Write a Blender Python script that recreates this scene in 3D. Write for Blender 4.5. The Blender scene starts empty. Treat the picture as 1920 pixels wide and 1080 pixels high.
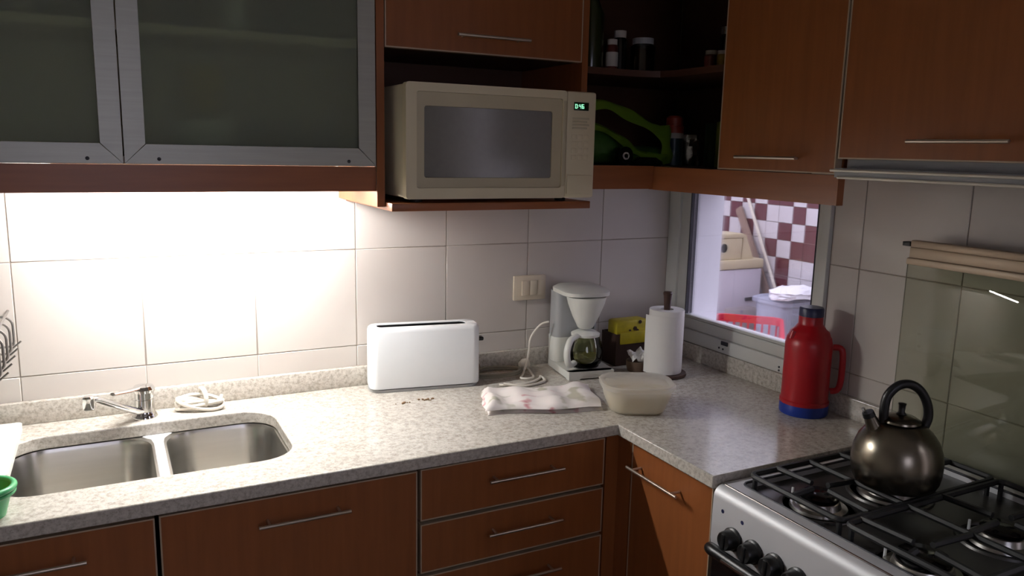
import bpy, bmesh, math, random
from mathutils import Vector, Matrix
random.seed(7)
PI = math.pi
sc = bpy.context.scene
C = sc.collection

# ------------------------------------------------------------------ camera
cam_d = bpy.data.cameras.new('camera'); cam = bpy.data.objects.new('camera', cam_d); C.objects.link(cam)
cr_ = Vector((0.88993985, -0.45558942, 0.02110312)); cu_ = Vector((0.06002835, 0.16287555, 0.98481884)); cf_ = Vector((0.45211023, 0.87516275, -0.17229773))
cam.matrix_world = Matrix(((cr_.x, cu_.x, -cf_.x, -1.741474), (cr_.y, cu_.y, -cf_.y, -2.182286), (cr_.z, cu_.z, -cf_.z, 1.583403), (0, 0, 0, 1)))
cam_d.sensor_width = 36.0; cam_d.lens = 1481.7 / 1920 * 36; cam_d.clip_start = 0.02
sc.camera = cam
# ------------------------------------------------------------------ world (overcast daylight over the open laundry yard) and exposure
w = bpy.data.worlds.new('sky'); sc.world = w; w.use_nodes = True
bg = w.node_tree.nodes['Background']; bg.inputs[0].default_value = (0.90, 0.87, 1.0, 1); bg.inputs[1].default_value = 3.8
TUBE_POWER = 365.0
sc.view_settings.view_transform = 'Standard'; sc.view_settings.look = 'None'; sc.view_settings.exposure = 0.0; sc.view_settings.gamma = 1.0
sc.view_settings.use_curve_mapping = False
sc.cycles.use_denoising = True
sc.cycles.max_bounces = 10; sc.cycles.transparent_max_bounces = 12; sc.cycles.sample_clamp_indirect = 6.0

# ------------------------------------------------------------------ materials
def lin(h):
    if isinstance(h, str):
        v = [int(h[i:i + 2], 16) / 255 for i in (0, 2, 4)]
    else: v = h
    return tuple((x / 12.92 if x <= 0.04045 else ((x + 0.055) / 1.055) ** 2.4) for x in v) + (1,)
def nt(name):
    m = bpy.data.materials.new(name); m.use_nodes = True
    t = m.node_tree; return m, t, t.nodes['Principled BSDF']
def mat(name, col, rough=0.5, metal=0.0, var=0.0, scale=12.0, bump=0.0, bscale=60.0, stretch=None, spec=0.5, coat=0.0, emit=None, estr=0.0):
    m, t, p = nt(name)
    c = lin(col); p.inputs['Base Color'].default_value = c
    p.inputs['Roughness'].default_value = rough; p.inputs['Metallic'].default_value = metal
    p.inputs['Specular IOR Level'].default_value = spec
    if coat: p.inputs['Coat Weight'].default_value = coat; p.inputs['Coat Roughness'].default_value = 0.15
    if emit: p.inputs['Emission Color'].default_value = lin(emit); p.inputs['Emission Strength'].default_value = estr
    if var or bump:
        tc = t.nodes.new('ShaderNodeTexCoord'); mp = t.nodes.new('ShaderNodeMapping'); t.links.new(tc.outputs['Object'], mp.inputs[0])
        if stretch: mp.inputs['Scale'].default_value = stretch
    if var:
        n = t.nodes.new('ShaderNodeTexNoise'); n.inputs['Scale'].default_value = scale; n.inputs['Detail'].default_value = 5
        r = t.nodes.new('ShaderNodeValToRGB')
        r.color_ramp.elements[0].position = 0.3; r.color_ramp.elements[1].position = 0.7
        r.color_ramp.elements[0].color = tuple(x * (1 - var) for x in c[:3]) + (1,)
        r.color_ramp.elements[1].color = tuple(min(1, x * (1 + var)) for x in c[:3]) + (1,)
        t.links.new(mp.outputs[0], n.inputs['Vector']); t.links.new(n.outputs['Fac'], r.inputs[0]); t.links.new(r.outputs[0], p.inputs['Base Color'])
    if bump:
        n2 = t.nodes.new('ShaderNodeTexNoise'); n2.inputs['Scale'].default_value = bscale; n2.inputs['Detail'].default_value = 3
        b = t.nodes.new('ShaderNodeBump'); b.inputs['Strength'].default_value = bump; b.inputs['Distance'].default_value = 0.004
        t.links.new(mp.outputs[0], n2.inputs['Vector']); t.links.new(n2.outputs['Fac'], b.inputs['Height']); t.links.new(b.outputs[0], p.inputs['Normal'])
    return m
def glass(name, tint, refl=1.0, rough=0.0):
    m = bpy.data.materials.new(name); m.use_nodes = True; t = m.node_tree; t.nodes.clear()
    o = t.nodes.new('ShaderNodeOutputMaterial'); mx = t.nodes.new('ShaderNodeMixShader'); tr = t.nodes.new('ShaderNodeBsdfTransparent'); g = t.nodes.new('ShaderNodeBsdfGlossy')
    f = t.nodes.new('ShaderNodeFresnel'); f.inputs[0].default_value = 1.5
    ml = t.nodes.new('ShaderNodeMath'); ml.operation = 'MULTIPLY'; ml.inputs[1].default_value = refl; ml.use_clamp = True
    tr.inputs[0].default_value = lin(tint); g.inputs['Roughness'].default_value = rough; g.inputs[0].default_value = (1, 1, 1, 1)
    t.links.new(f.outputs[0], ml.inputs[0]); t.links.new(ml.outputs[0], mx.inputs[0]); t.links.new(tr.outputs[0], mx.inputs[1]); t.links.new(g.outputs[0], mx.inputs[2]); t.links.new(mx.outputs[0], o.inputs[0])
    return m
def granite():
    m, t, p = nt('granite')
    tc = t.nodes.new('ShaderNodeTexCoord'); n = t.nodes.new('ShaderNodeTexNoise'); n.inputs['Scale'].default_value = 95; n.inputs['Detail'].default_value = 6; n.inputs['Roughness'].default_value = 0.7
    r = t.nodes.new('ShaderNodeValToRGB'); e = r.color_ramp.elements
    e[0].position = 0.30; e[0].color = lin('9a9285'); e[1].position = 0.62; e[1].color = lin('cec9bf')
    x = e.new(0.42); x.color = lin('b0a99e'); x = e.new(0.5); x.color = lin('c0bab0')
    v = t.nodes.new('ShaderNodeTexVoronoi'); v.inputs['Scale'].default_value = 190
    r2 = t.nodes.new('ShaderNodeValToRGB'); r2.color_ramp.elements[0].position = 0.10; r2.color_ramp.elements[1].position = 0.34
    r2.color_ramp.elements[0].color = (0.45, 0.42, 0.4, 1); r2.color_ramp.elements[1].color = (1, 1, 1, 1)
    mx = t.nodes.new('ShaderNodeMix'); mx.data_type = 'RGBA'; mx.blend_type = 'MULTIPLY'; mx.inputs[0].default_value = 0.38
    t.links.new(tc.outputs['Object'], n.inputs['Vector']); t.links.new(tc.outputs['Object'], v.inputs['Vector'])
    t.links.new(n.outputs['Fac'], r.inputs[0]); t.links.new(v.outputs['Distance'], r2.inputs[0])
    t.links.new(r.outputs[0], mx.inputs[6]); t.links.new(r2.outputs[0], mx.inputs[7]); t.links.new(mx.outputs[2], p.inputs['Base Color'])
    p.inputs['Roughness'].default_value = 0.16; p.inputs['Specular IOR Level'].default_value = 0.45
    return m
def frosted():
    m = bpy.data.materials.new('frosted_glass'); m.use_nodes = True; t = m.node_tree; t.nodes.clear()
    o = t.nodes.new('ShaderNodeOutputMaterial'); mx = t.nodes.new('ShaderNodeMixShader'); mx.inputs[0].default_value = 0.30
    rf = t.nodes.new('ShaderNodeBsdfRefraction'); rf.inputs['IOR'].default_value = 1.08; rf.inputs['Roughness'].default_value = 0.28; rf.inputs[0].default_value = (0.86, 0.93, 0.84, 1)
    d = t.nodes.new('ShaderNodeBsdfPrincipled'); d.inputs['Base Color'].default_value = lin('a3a898'); d.inputs['Roughness'].default_value = 0.45; d.inputs['Specular IOR Level'].default_value = 0.2
    t.links.new(rf.outputs[0], mx.inputs[1]); t.links.new(d.outputs[0], mx.inputs[2]); t.links.new(mx.outputs[0], o.inputs[0])
    return m
def towel_mat():
    m, t, p = nt('printed_cotton')
    tc = t.nodes.new('ShaderNodeTexCoord'); n = t.nodes.new('ShaderNodeTexNoise'); n.inputs['Scale'].default_value = 17; n.inputs['Detail'].default_value = 2
    r = t.nodes.new('ShaderNodeValToRGB'); e = r.color_ramp.elements
    e[0].position = 0.31; e[0].color = lin('c9848a'); e[1].position = 0.38; e[1].color = lin('ece3df')
    x = e.new(0.60); x.color = lin('e8e2dc'); x = e.new(0.68); x.color = lin('b9b5a4')
    t.links.new(tc.outputs['Object'], n.inputs['Vector']); t.links.new(n.outputs['Fac'], r.inputs[0]); t.links.new(r.outputs[0], p.inputs['Base Color'])
    p.inputs['Roughness'].default_value = 0.9
    return m
M = {}
M['wood'] = mat('cherry_veneer', '8f542d', 0.34, var=0.10, scale=7, stretch=(9, 9, 0.7), coat=0.12)
M['wood_h'] = mat('cherry_veneer_rail', '8f5430', 0.36, var=0.10, scale=7, stretch=(0.7, 0.7, 9))
M['wood_dark'] = mat('dark_carcass_board', '4a2c1c', 0.5, var=0.1, scale=9)
M['board'] = mat('pale_melamine', 'c9b79c', 0.45)
M['edge'] = mat('aluminium_edging', 'bba890', 0.4, metal=0.25)
M['steel_bar'] = mat('satin_steel_handle', 'c8bcae', 0.3, metal=0.85)
M['alu'] = mat('brushed_aluminium', 'a3a39a', 0.42, metal=0.6, var=0.05, scale=4, stretch=(2, 2, 40))
M['frost'] = frosted()
M['granite'] = granite()
M['tile'] = mat('ceramic_wall_tile', 'c6bfb8', 0.28, var=0.045, scale=3.5, bump=0.02, bscale=9)
M['grout'] = mat('grey_grout', 'a2988d', 0.9, var=0.1)
M['plaster'] = mat('painted_plaster', 'cfcabf', 0.85, var=0.03, bump=0.05)
M['white_wall'] = mat('whitewashed_wall', 'f3f1f6', 0.8, var=0.02)
M['ceil'] = mat('ceiling_paint', 'd5d0c6', 0.9, var=0.02)
M['floor'] = mat('floor_tile', '6e6258', 0.4, var=0.15, scale=5)
M['concrete'] = mat('yard_floor', '8d8880', 0.8, var=0.2, scale=6)
M['steel'] = mat('stainless_steel', 'c2c0ba', 0.28, metal=1.0, var=0.05, scale=3, stretch=(1, 1, 14), bump=0.015, bscale=12)
M['hob_steel'] = mat('hob_panel_steel', 'dcdcde', 0.55, metal=0.4, var=0.03, scale=5)
M['hob_top'] = mat('hob_tray_steel', '4e4d4b', 0.36, metal=0.65, var=0.12, scale=9)
M['trimrod'] = mat('bright_trim', 'e8e2d4', 0.35, metal=0.3)
M['chrome'] = mat('chrome', 'e6e6e6', 0.07, metal=1.0, var=0.02)
M['iron'] = mat('cast_iron', '121314', 0.6, var=0.2, scale=40, bump=0.1)
M['black'] = mat('black_plastic', '121314', 0.38, var=0.1)
M['blackgloss'] = mat('black_enamel', '0b0b0c', 0.14, var=0.1)
M['cream'] = mat('cream_plastic', 'ddd2b2', 0.42, var=0.03, scale=5)
M['cream2'] = mat('cream_plastic_bezel', 'c4ba9c', 0.45, var=0.03)
M['ivory'] = mat('ivory_switch_plastic', 'cfc3ae', 0.4, var=0.02)
M['mw_side'] = mat('cream_painted_metal', 'd8d0b4', 0.4, var=0.03)
M['mw_glass'] = mat('screened_window', '77766f', 0.16, var=0.03, scale=90, spec=0.7)
M['white'] = mat('white_plastic', 'f1f4f5', 0.32, var=0.015)
M['white_warm'] = mat('white_appliance_plastic', 'dcddd6', 0.34, var=0.02)
M['grey_plastic'] = mat('grey_plastic', 'a3a5a6', 0.4, var=0.03)
M['cordwhite'] = mat('white_cable_sheath', 'e2dcd0', 0.5, var=0.04)
M['cordgrey'] = mat('grey_cable_sheath', '8d8a7a', 0.5, var=0.05)
M['paper'] = mat('paper_towel', 'e9e8e4', 0.95, var=0.02, bump=0.12, bscale=160)
M['stick'] = mat('dark_turned_wood', '4a3228', 0.45, var=0.25, scale=20, stretch=(1, 1, 0.3))
M['towel'] = towel_mat()
M['red'] = mat('red_plastic', 'a8101c', 0.35, var=0.05)
M['blue'] = mat('blue_plastic', '1c3a9a', 0.35, var=0.05)
M['navy'] = mat('navy_plastic', '23284a', 0.4, var=0.05)
M['pvc'] = mat('white_window_frame', 'd2d3ce', 0.4, var=0.02)
M['gasket'] = mat('dark_gasket', '33333a', 0.6, var=0.1)
M['clear'] = glass('window_glass', 'f4f5fa', 0.6)
M['lidglass'] = glass('tempered_lid_glass', 'e9ebe4', 0.8)
M['carafe'] = glass('carafe_glass', 'e4e6d6', 1.0)
M['jarglass'] = glass('jar_glass', 'c4ccc6', 1.0)
M['coffee'] = mat('weak_brew', '8d854e', 0.2, var=0.1)
M['kettle'] = mat('worn_kettle_steel', '827b6e', 0.27, metal=1.0, var=0.12, scale=10)
M['emit'] = mat('fluorescent_glow', 'ffffff', 0.5, emit=(0.985, 0.985, 0.985), estr=TUBE_POWER)
M['display'] = mat('display_window', '0c2a1c', 0.2, var=0.05)
M['digit'] = mat('lit_digits', '9effc8', 0.5, emit='b4ffd8', estr=1.0)
M['yellow'] = mat('yellow_wrapper', 'b8a81c', 0.45, var=0.18, scale=26)
M['brown'] = mat('brown_carton', '3a241a', 0.7, var=0.15)
M['green'] = mat('green_plastic', '4fae72', 0.35, var=0.06)
M['orange'] = mat('orange_sponge', 'c98a1e', 0.95, var=0.15, scale=60, bump=0.6, bscale=140)
M['whiteboard'] = mat('white_cutting_board', 'f3f2e6', 0.5, var=0.02)
M['wire'] = mat('rack_wire', '8e8a86', 0.35, metal=0.7, var=0.05)
M['bag'] = mat('green_bag_film', '86ac38', 0.35, var=0.15, scale=14)
M['maroon'] = mat('maroon_glazed_tile', '5c2530', 0.25, var=0.12, scale=30)
M['white_tile'] = mat('white_glazed_tile', 'c6bfc2', 0.25, var=0.03)
M['washer'] = mat('washer_enamel', 'ccc5cf', 0.35, var=0.02)
M['washer_top'] = mat('yellowed_plastic', 'c9bb98', 0.45, var=0.04)
M['pink'] = mat('pink_red_plastic', 'cf2f4a', 0.4, var=0.05)
M['bin'] = mat('grey_blue_bin', '9a9cae', 0.45, var=0.04)
M['tub'] = mat('cloudy_plastic', 'f2efe6', 0.3, var=0.03)
M['grain'] = mat('stored_food', 'efe4c0', 0.8)
M['tan'] = mat('tan_ceramic', '6d5a4a', 0.5, var=0.1)
M['olive'] = mat('olive_bottle_glass', '2c3218', 0.2, var=0.15)
M['dark'] = mat('dark_glass', '0f1110', 0.15, var=0.1)
M['spice'] = mat('spice_red', '5a2418', 0.5, var=0.25, scale=30)
M['label'] = mat('paper_label', 'c9c2b6', 0.7, var=0.05)
M['foil'] = mat('silver_foil', 'b9bcb8', 0.25, metal=0.9, var=0.1, bump=0.5, bscale=40)
M['teal'] = mat('teal_can', '26424a', 0.35, var=0.2, scale=20)
M['redcap'] = mat('orange_red_cap', 'a8412a', 0.4, var=0.06)
M['limebox'] = mat('lime_carton', '7c8a2e', 0.6, var=0.25, scale=22)
M['greenbox'] = mat('dark_green_carton', '2a3a1c', 0.6, var=0.15)
M['crumb'] = mat('toast_crumb', '7a6044', 0.9, var=0.2)
M['ochre'] = mat('ochre_ceramic', 'a08420', 0.4, var=0.1)
M['plate'] = mat('white_china', 'c9c9be', 0.25, var=0.02)
M['broom'] = mat('broom_stick_paint', 'd8cfc0', 0.5, var=0.05)
M['plank'] = mat('weathered_board', '8d7468', 0.8, var=0.15, scale=6, stretch=(9, 9, 1))
# tub plastic lets light through
for k, tr in (('tub', 0.55), ('bag', 0.15), ('grain', 0.0)):
    t = M[k].node_tree; p = t.nodes['Principled BSDF']; o = next(n for n in t.nodes if n.type == 'OUTPUT_MATERIAL')
    mx = t.nodes.new('ShaderNodeMixShader'); tr_ = t.nodes.new('ShaderNodeBsdfTransparent'); mx.inputs[0].default_value = tr
    tl = t.nodes.new('ShaderNodeBsdfTranslucent'); tl.inputs[0].default_value = p.inputs['Base Color'].default_value; m2 = t.nodes.new('ShaderNodeMixShader'); m2.inputs[0].default_value = 0.45
    t.links.new(p.outputs[0], m2.inputs[1]); t.links.new(tl.outputs[0], m2.inputs[2])
    t.links.new(m2.outputs[0], mx.inputs[1]); t.links.new(tr_.outputs[0], mx.inputs[2]); t.links.new(mx.outputs[0], o.inputs[0])

# ------------------------------------------------------------------ mesh helpers
WL = {}
class MB:
    def __init__(s): s.bm = bmesh.new()
    def box(s, a, b, bev=0.0, seg=2):
        x0, x1 = sorted((a[0], b[0])); y0, y1 = sorted((a[1], b[1])); z0, z1 = sorted((a[2], b[2]))
        r = bmesh.ops.create_cube(s.bm, size=1.0)
        for v in r['verts']: v.co = Vector(((x0 + x1) / 2 + v.co.x * (x1 - x0), (y0 + y1) / 2 + v.co.y * (y1 - y0), (z0 + z1) / 2 + v.co.z * (z1 - z0)))
        if bev:
            es = list({e for v in r['verts'] for e in v.link_edges})
            bmesh.ops.bevel(s.bm, geom=es, offset=min(bev, 0.49 * min(x1 - x0, y1 - y0, z1 - z0)), segments=seg, affect='EDGES', profile=0.5)
        return s
    def grid(s, rows, close_u=False, close_v=False, cap=False):
        R = [[s.bm.verts.new(p) for p in r] for r in rows]
        nu, nv = len(R), len(R[0])
        for i in range(nu if close_u else nu - 1):
            for j in range(nv if close_v else nv - 1):
                a, b, c, d = R[i][j], R[(i + 1) % nu][j], R[(i + 1) % nu][(j + 1) % nv], R[i][(j + 1) % nv]
                try: s.bm.faces.new((a, b, c, d))
                except ValueError: pass
        if cap:
            for r in (R[0], R[-1]):
                try: s.bm.faces.new(r)
                except ValueError: pass
        return s
    def lathe(s, prof, c=(0, 0, 0), n=28, ax='z', sx=1.0, sy=1.0):
        rows = []
        for r, h in prof:
            row = []
            for k in range(n):
                a = 2 * PI * k / n; x, y = max(r, 1e-4) * math.cos(a) * sx, max(r, 1e-4) * math.sin(a) * sy
                p = (x, y, h) if ax == 'z' else ((h, x, y) if ax == 'x' else (x, h, y))
                row.append((c[0] + p[0], c[1] + p[1], c[2] + p[2]))
            rows.append(row)
        return s.grid(rows, close_v=True, cap=True)
    def tube(s, pts, r, n=8, closed=False, flat=1.0):
        P = [Vector(p) for p in pts]; N = len(P); rows = []; up = None
        for i in range(N):
            if closed: t = P[(i + 1) % N] - P[i - 1]
            else: t = P[min(i + 1, N - 1)] - P[max(i - 1, 0)]
            t.normalize()
            if up is None:
                up = Vector((0, 0, 1)) if abs(t.z) < 0.9 else Vector((1, 0, 0))
            up = up - t * up.dot(t)
            if up.length < 1e-5: up = t.orthogonal()
            up.normalize(); sd = t.cross(up)
            rr = r[i] if isinstance(r, (list, tuple)) else r
            rows.append([tuple(P[i] + up * (rr * flat * math.sin(2 * PI * k / n)) + sd * (rr * math.cos(2 * PI * k / n))) for k in range(n)])
        return s.grid(rows, close_u=closed, close_v=True, cap=not closed)
    def prism(s, poly, z0, z1, holes=(), f=lambda x, y, z: (x, y, z)):
        # polygon (with optional holes) extruded between z0 and z1; f maps local (u,v,w) to space
        loops = [poly] + list(holes); es = []; allv = []
        for lp in loops:
            vs = [s.bm.verts.new(f(u, v, z0)) for u, v in lp]; allv += vs
            es += [s.bm.edges.new((vs[i], vs[(i + 1) % len(vs)])) for i in range(len(vs))]
        r = bmesh.ops.triangle_fill(s.bm, use_beauty=True, use_dissolve=False, edges=es)
        fs = [g for g in r['geom'] if isinstance(g, bmesh.types.BMFace)]
        r2 = bmesh.ops.extrude_face_region(s.bm, geom=fs, use_keep_orig=True)
        nv = [g for g in r2['geom'] if isinstance(g, bmesh.types.BMVert)]
        d = Vector(f(0, 0, z1)) - Vector(f(0, 0, z0))
        for v in nv: v.co += d
        return s
    def build(s, name, m, parent=None, world=True, smooth=40, mats=None):
        bmesh.ops.recalc_face_normals(s.bm, faces=s.bm.faces)
        if parent is not None and world:
            bmesh.ops.translate(s.bm, vec=-WL[parent], verts=s.bm.verts)
        me = bpy.data.meshes.new(name); s.bm.to_mesh(me); s.bm.free()
        me.materials.append(m)
        if smooth:
            me.shade_smooth(); me.set_sharp_from_angle(angle=math.radians(smooth))
        o = bpy.data.objects.new(name, me); C.objects.link(o)
        if parent is not None: o.parent = parent; WL[o] = WL[parent].copy()
        else: WL[o] = Vector((0, 0, 0))
        return o
def box(name, m, parent, a, b, bev=0.0, world=True, seg=2):
    return MB().box(a, b, bev, seg).build(name, m, parent, world)
def thing(name, label, cat, loc=(0, 0, 0), rotz=0.0, group=None):
    o = bpy.data.objects.new(name, None); C.objects.link(o); o.location = loc; o.rotation_euler = (0, 0, rotz); o.empty_display_size = 0.05
    o['label'] = label; o['category'] = cat
    if group: o['group'] = group
    WL[o] = Vector(loc); return o
def tag(o, label, cat, group=None):
    o['label'] = label; o['category'] = cat
    if group: o['group'] = group
    return o
def struct(o): o['kind'] = 'structure'; return o
def rr(w, d, r, n=5):    # rounded rectangle outline centred on 0
    pts = []
    for cx, cy, a0 in ((w / 2 - r, d / 2 - r, 0), (-w / 2 + r, d / 2 - r, 90), (-w / 2 + r, -d / 2 + r, 180), (w / 2 - r, -d / 2 + r, 270)):
        for k in range(n + 1):
            a = math.radians(a0 + 90 * k / n); pts.append((cx + r * math.cos(a), cy + r * math.sin(a)))
    return pts
def loft(mb, secs):      # secs: list of (outline, z, (ox,oy)); all outlines the same length
    return mb.grid([[(x + o[0], y + o[1], z) for x, y in ol] for ol, z, o in secs], close_v=True, cap=True)
def spline(pts, n=8):
    P = [Vector(p) for p in pts]; out = []
    for i in range(len(P) - 1):
        p0, p1, p2, p3 = P[max(i - 1, 0)], P[i], P[i + 1], P[min(i + 2, len(P) - 1)]
        for k in range(n):
            t = k / n; out.append(0.5 * ((2 * p1) + (-p0 + p2) * t + (2 * p0 - 5 * p1 + 4 * p2 - p3) * t * t + (-p0 + 3 * p1 - 3 * p2 + p3) * t ** 3))
    out.append(P[-1]); return out
def copy_tree(o, parent=None):
    c = o.copy(); C.objects.link(c)
    if parent: c.parent = parent
    for ch in list(o.children): copy_tree(ch, c)
    return c

# ------------------------------------------------------------------ room shell
ZC = 2.45
struct(box('floor', M['floor'], None, (-3.2, -4.0, -0.1), (0.15, 0.0, 0.0)))
struct(box('ceiling', M['ceil'], None, (-3.2, -4.0, ZC), (0.15, 0.14, ZC + 0.1)))
wb = struct(box('wall_back', M['grout'], None, (-3.2, 0.002, 0.0), (0.15, 0.14, ZC)))
struct(box('wall_left', M['plaster'], None, (-3.3, -4.0, 0.0), (-3.2, 0.14, ZC)))
FWX0, FWX1, FWZ0, FWZ1 = -2.25, -1.25, 1.10, 2.10
b = MB()
b.box((-3.3, -4.1, 0.0), (FWX0, -4.0, ZC)); b.box((FWX1, -4.1, 0.0), (0.15, -4.0, ZC)); b.box((FWX0, -4.1, 0.0), (FWX1, -4.0, FWZ0)); b.box((FWX0, -4.1, FWZ1), (FWX1, -4.0, ZC))
struct(b.build('wall_front', M['plaster'], None))
w2 = MB()
for a_, b_ in (((FWX0, FWZ0), (FWX0 + 0.05, FWZ1)), ((FWX1 - 0.05, FWZ0), (FWX1, FWZ1)), ((FWX0 + 0.05, FWZ0), (FWX1 - 0.05, FWZ0 + 0.05)), ((FWX0 + 0.05, FWZ1 - 0.05), (FWX1 - 0.05, FWZ1))): w2.box((a_[0], -4.06, a_[1]), (b_[0], -4.02, b_[1]))
win2 = struct(w2.build('added_fill_window', M['pvc'], None)); box('pane', M['clear'], win2, (FWX0 + 0.05, -4.042, FWZ0 + 0.05), (FWX1 - 0.05, -4.038, FWZ1 - 0.05))  # unseen window, added to bring fill light onto the cabinet fronts
# right wall with the window opening and the doorway to the yard
WY0, WY1, WZ0, WZ1 = -0.665, -0.080, 0.985, 1.49
DY0, DY1, DZ = -2.85, -2.0, 2.05
b = MB()
for (y0, y1, z0, z1) in ((WY1, 0.0, 0, ZC), (WY0, WY1, 0, WZ0), (WY0, WY1, WZ1, ZC), (DY1, WY0, 0, ZC), (DY0, DY1, DZ, ZC), (-4.0, DY0, 0, ZC)):
    b.box((0.002, y0, z0), (0.15, y1, z1))
wr = struct(b.build('wall_right', M['grout'], None))
# tiles of the back wall
TW, GAP = 0.2777, 0.0020
zrow = [0.735, 1.0155, 1.2955, 1.576, 1.856, 2.136, 2.416]
xj = [-1.949 + TW * k for k in range(-4, 8)]
proto = {}
def tile(parent, axis, u0, u1, z0, z1, m):
    key = (axis, round(u1 - u0, 4), round(z1 - z0, 4), m)
    c = ((u0 + u1) / 2, (z0 + z1) / 2)
    if key in proto: o = proto[key].copy(); C.objects.link(o); o.parent = parent
    else:
        hu, hz = (u1 - u0 - GAP) / 2, (z1 - z0 - GAP) / 2
        mb = MB()
        if axis == 'y': mb.box((-hu, 0, -hz), (hu, 0.007, hz), 0.0012, 1)
        else: mb.box((0, -hu, -hz), (0.007, hu, hz), 0.0012, 1)
        o = mb.build('tile', m, parent, world=False); proto[key] = o
    if axis == 'y': o.location = (c[0], 0, c[1])
    else: o.location = (0, c[0], c[1])
    return o
for i in range(len(xj)):
    u0 = xj[i]; u1 = min(xj[i] + TW, -0.001)
    if u1 - u0 < 0.02: continue
    for k in range(5): tile(wb, 'y', u0, u1, zrow[k], zrow[k + 1], M['tile'])
yj = [-0.783 - 0.28 * k for k in range(0, 4)]
for k in range(3):
    tile(wr, 'x', -0.783, -0.688, zrow[k], zrow[k + 1], M['tile'])
    for y in yj: tile(wr, 'x', y - 0.28, y, zrow[k], zrow[k + 1], M['tile'])
    if k == 0:
        for y0, y1 in ((-0.687, -0.505), (-0.505, -0.225), (-0.225, -0.002)): tile(wr, 'x', y0, y1, zrow[0], 0.955, M['tile'])

# ------------------------------------------------------------------ window (sliding frame, clear pane)
wf = MB()
wf.box((-0.012, -0.060, 0.9575), (0.030, -0.003, WZ1 + 0.03), 0.002)
wf.box((-0.012, -0.686, 0.9575), (0.030, -0.660, WZ1 + 0.03), 0.002)
wf.box((-0.012, -0.6595, WZ1), (0.030, -0.0605, WZ1 + 0.03), 0.002)
win = struct(wf.build('window_1', M['pvc'], None))
box('window_sill', M['pvc'], win, (-0.018, -0.6595, 0.9575), (0.030, -0.0605, 1.000), 0.003)
box('sash_track', M['pvc'], win, (-0.008, -0.6595, 1.0005), (0.030, -0.0605, 1.036), 0.003)
sash = MB()
sash.box((-0.004, -0.105, 1.0365), (0.022, -0.0605, WZ1 - 0.001), 0.002)
sash.box((-0.004, -0.6595, 1.0365), (0.022, -0.640, WZ1 - 0.001), 0.002)
sash.box((-0.004, -0.6395, 1.0365), (0.022, -0.1055, 1.046), 0.002)
sash.build('sash', M['pvc'], win)
gk = MB(); gk.box((-0.0045, -0.1095, 1.0465), (0.023, -0.1055, WZ1 - 0.002)); gk.box((-0.0045, -0.6395, 1.0465), (0.023, -0.6365, WZ1 - 0.002))
gk.build('gasket', M['gasket'], win)
box('pane', M['clear'], win, (0.008, -0.636, 1.0465), (0.012, -0.110, WZ1 - 0.002))
rv = MB()
rv.box((0.0305, -0.0905, 0.99), (0.152, -0.081, WZ1)); rv.box((0.0305, -0.664, 0.99), (0.152, -0.654, WZ1)); rv.box((0.0305, -0.6535, 0.986), (0.165, -0.091, 1.004)); rv.box((0.0305, -0.6535, WZ1 - 0.012), (0.152, -0.091, WZ1))
rv.build('plaster_reveal', M['white_wall'], win)
lk = MB(); lk.box((-0.0225, -0.34, 0.985), (-0.0175, -0.31, 0.998), 0.002)
lk.build('latch', M['gasket'], win)
for y, z in ((-0.300, 0.973), (-0.318, 0.972), (-0.556, 0.975), (-0.556, 0.965)):
    MB().lathe([(0.0, -0.0195), (0.0032, -0.0195), (0.0032, -0.0175), (0, -0.0175)], (0, y, z), 10, 'x').build('drain_hole', M['gasket'], win)

# ------------------------------------------------------------------ laundry yard behind the window
LX = 2.35
struct(box('floor', M['concrete'], None, (0.15, -3.5, -0.1), (LX + 0.1, 2.9, 0.0)))
wfar = struct(box('wall_far', M['grout'], None, (LX + 0.004, -3.5, 0.0), (LX + 0.12, 2.9, 2.3)))
struct(box('wall_side', M['white_wall'], None, (0.15, 2.8, 0.0), (LX, 2.9, 2.3)))
struct(box('wall_yard', M['white_wall'], None, (0.15, -3.6, 0.0), (LX + 0.1, -3.5, 2.3)))
ypos = [2.51, 2.387, 2.266, 2.144, 2.02, 1.903, 1.79, 1.667, 1.555, 1.45, 1.33, 1.21, 1.09, 0.97]
tz = [0.415, 0.535, 0.655, 0.775, 0.895, 1.016, 1.134, 1.249, 1.366, 1.483, 1.60]
pat = {8: 'WWDWWDWWDWDWW', 7: 'WDWDWDDWDWWDW', 6: 'WWDWDWWDWWDWW', 5: 'WDWDWWDWDWWDW', 4: 'WWDWWDWDDWWWD', 3: 'WWWWWWDWWDWWW'}
tp = {}
for r in range(len(tz) - 1):
    for k in range(len(ypos) - 1):
        ch = pat.get(r, 'WWDWWWDWWWWDW')[k]
        m = M['maroon'] if ch == 'D' else M['white_tile']
        y1, y0 = ypos[k], ypos[k + 1]; z0, z1 = tz[r], tz[r + 1]
        if m not in tp:
            tp[m] = MB().box((0, -0.5, -0.5), (0.006, 0.5, 0.5)).build('tile', m, wfar, world=False); o = tp[m]
        else: o = tp[m].copy(); C.objects.link(o)
        o.scale = (1, y1 - y0 - 0.004, z1 - z0 - 0.004); o.location = (LX - 0.003, (y0 + y1) / 2, (z0 + z1) / 2)
b = MB(); b.box((LX - 0.001, -3.5, 0), (LX + 0.005, 2.8, 0.414)); b.box((LX - 0.001, -3.5, 1.60), (LX + 0.005, 2.8, 2.3)); b.box((LX - 0.001, 2.511, 0.415), (LX + 0.005, 2.8, 1.6)); b.box((LX - 0.001, -3.5, 0.415), (LX + 0.005, 0.969, 1.6))
b.build('plain_tiling', M['white_tile'], wfar)
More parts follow.
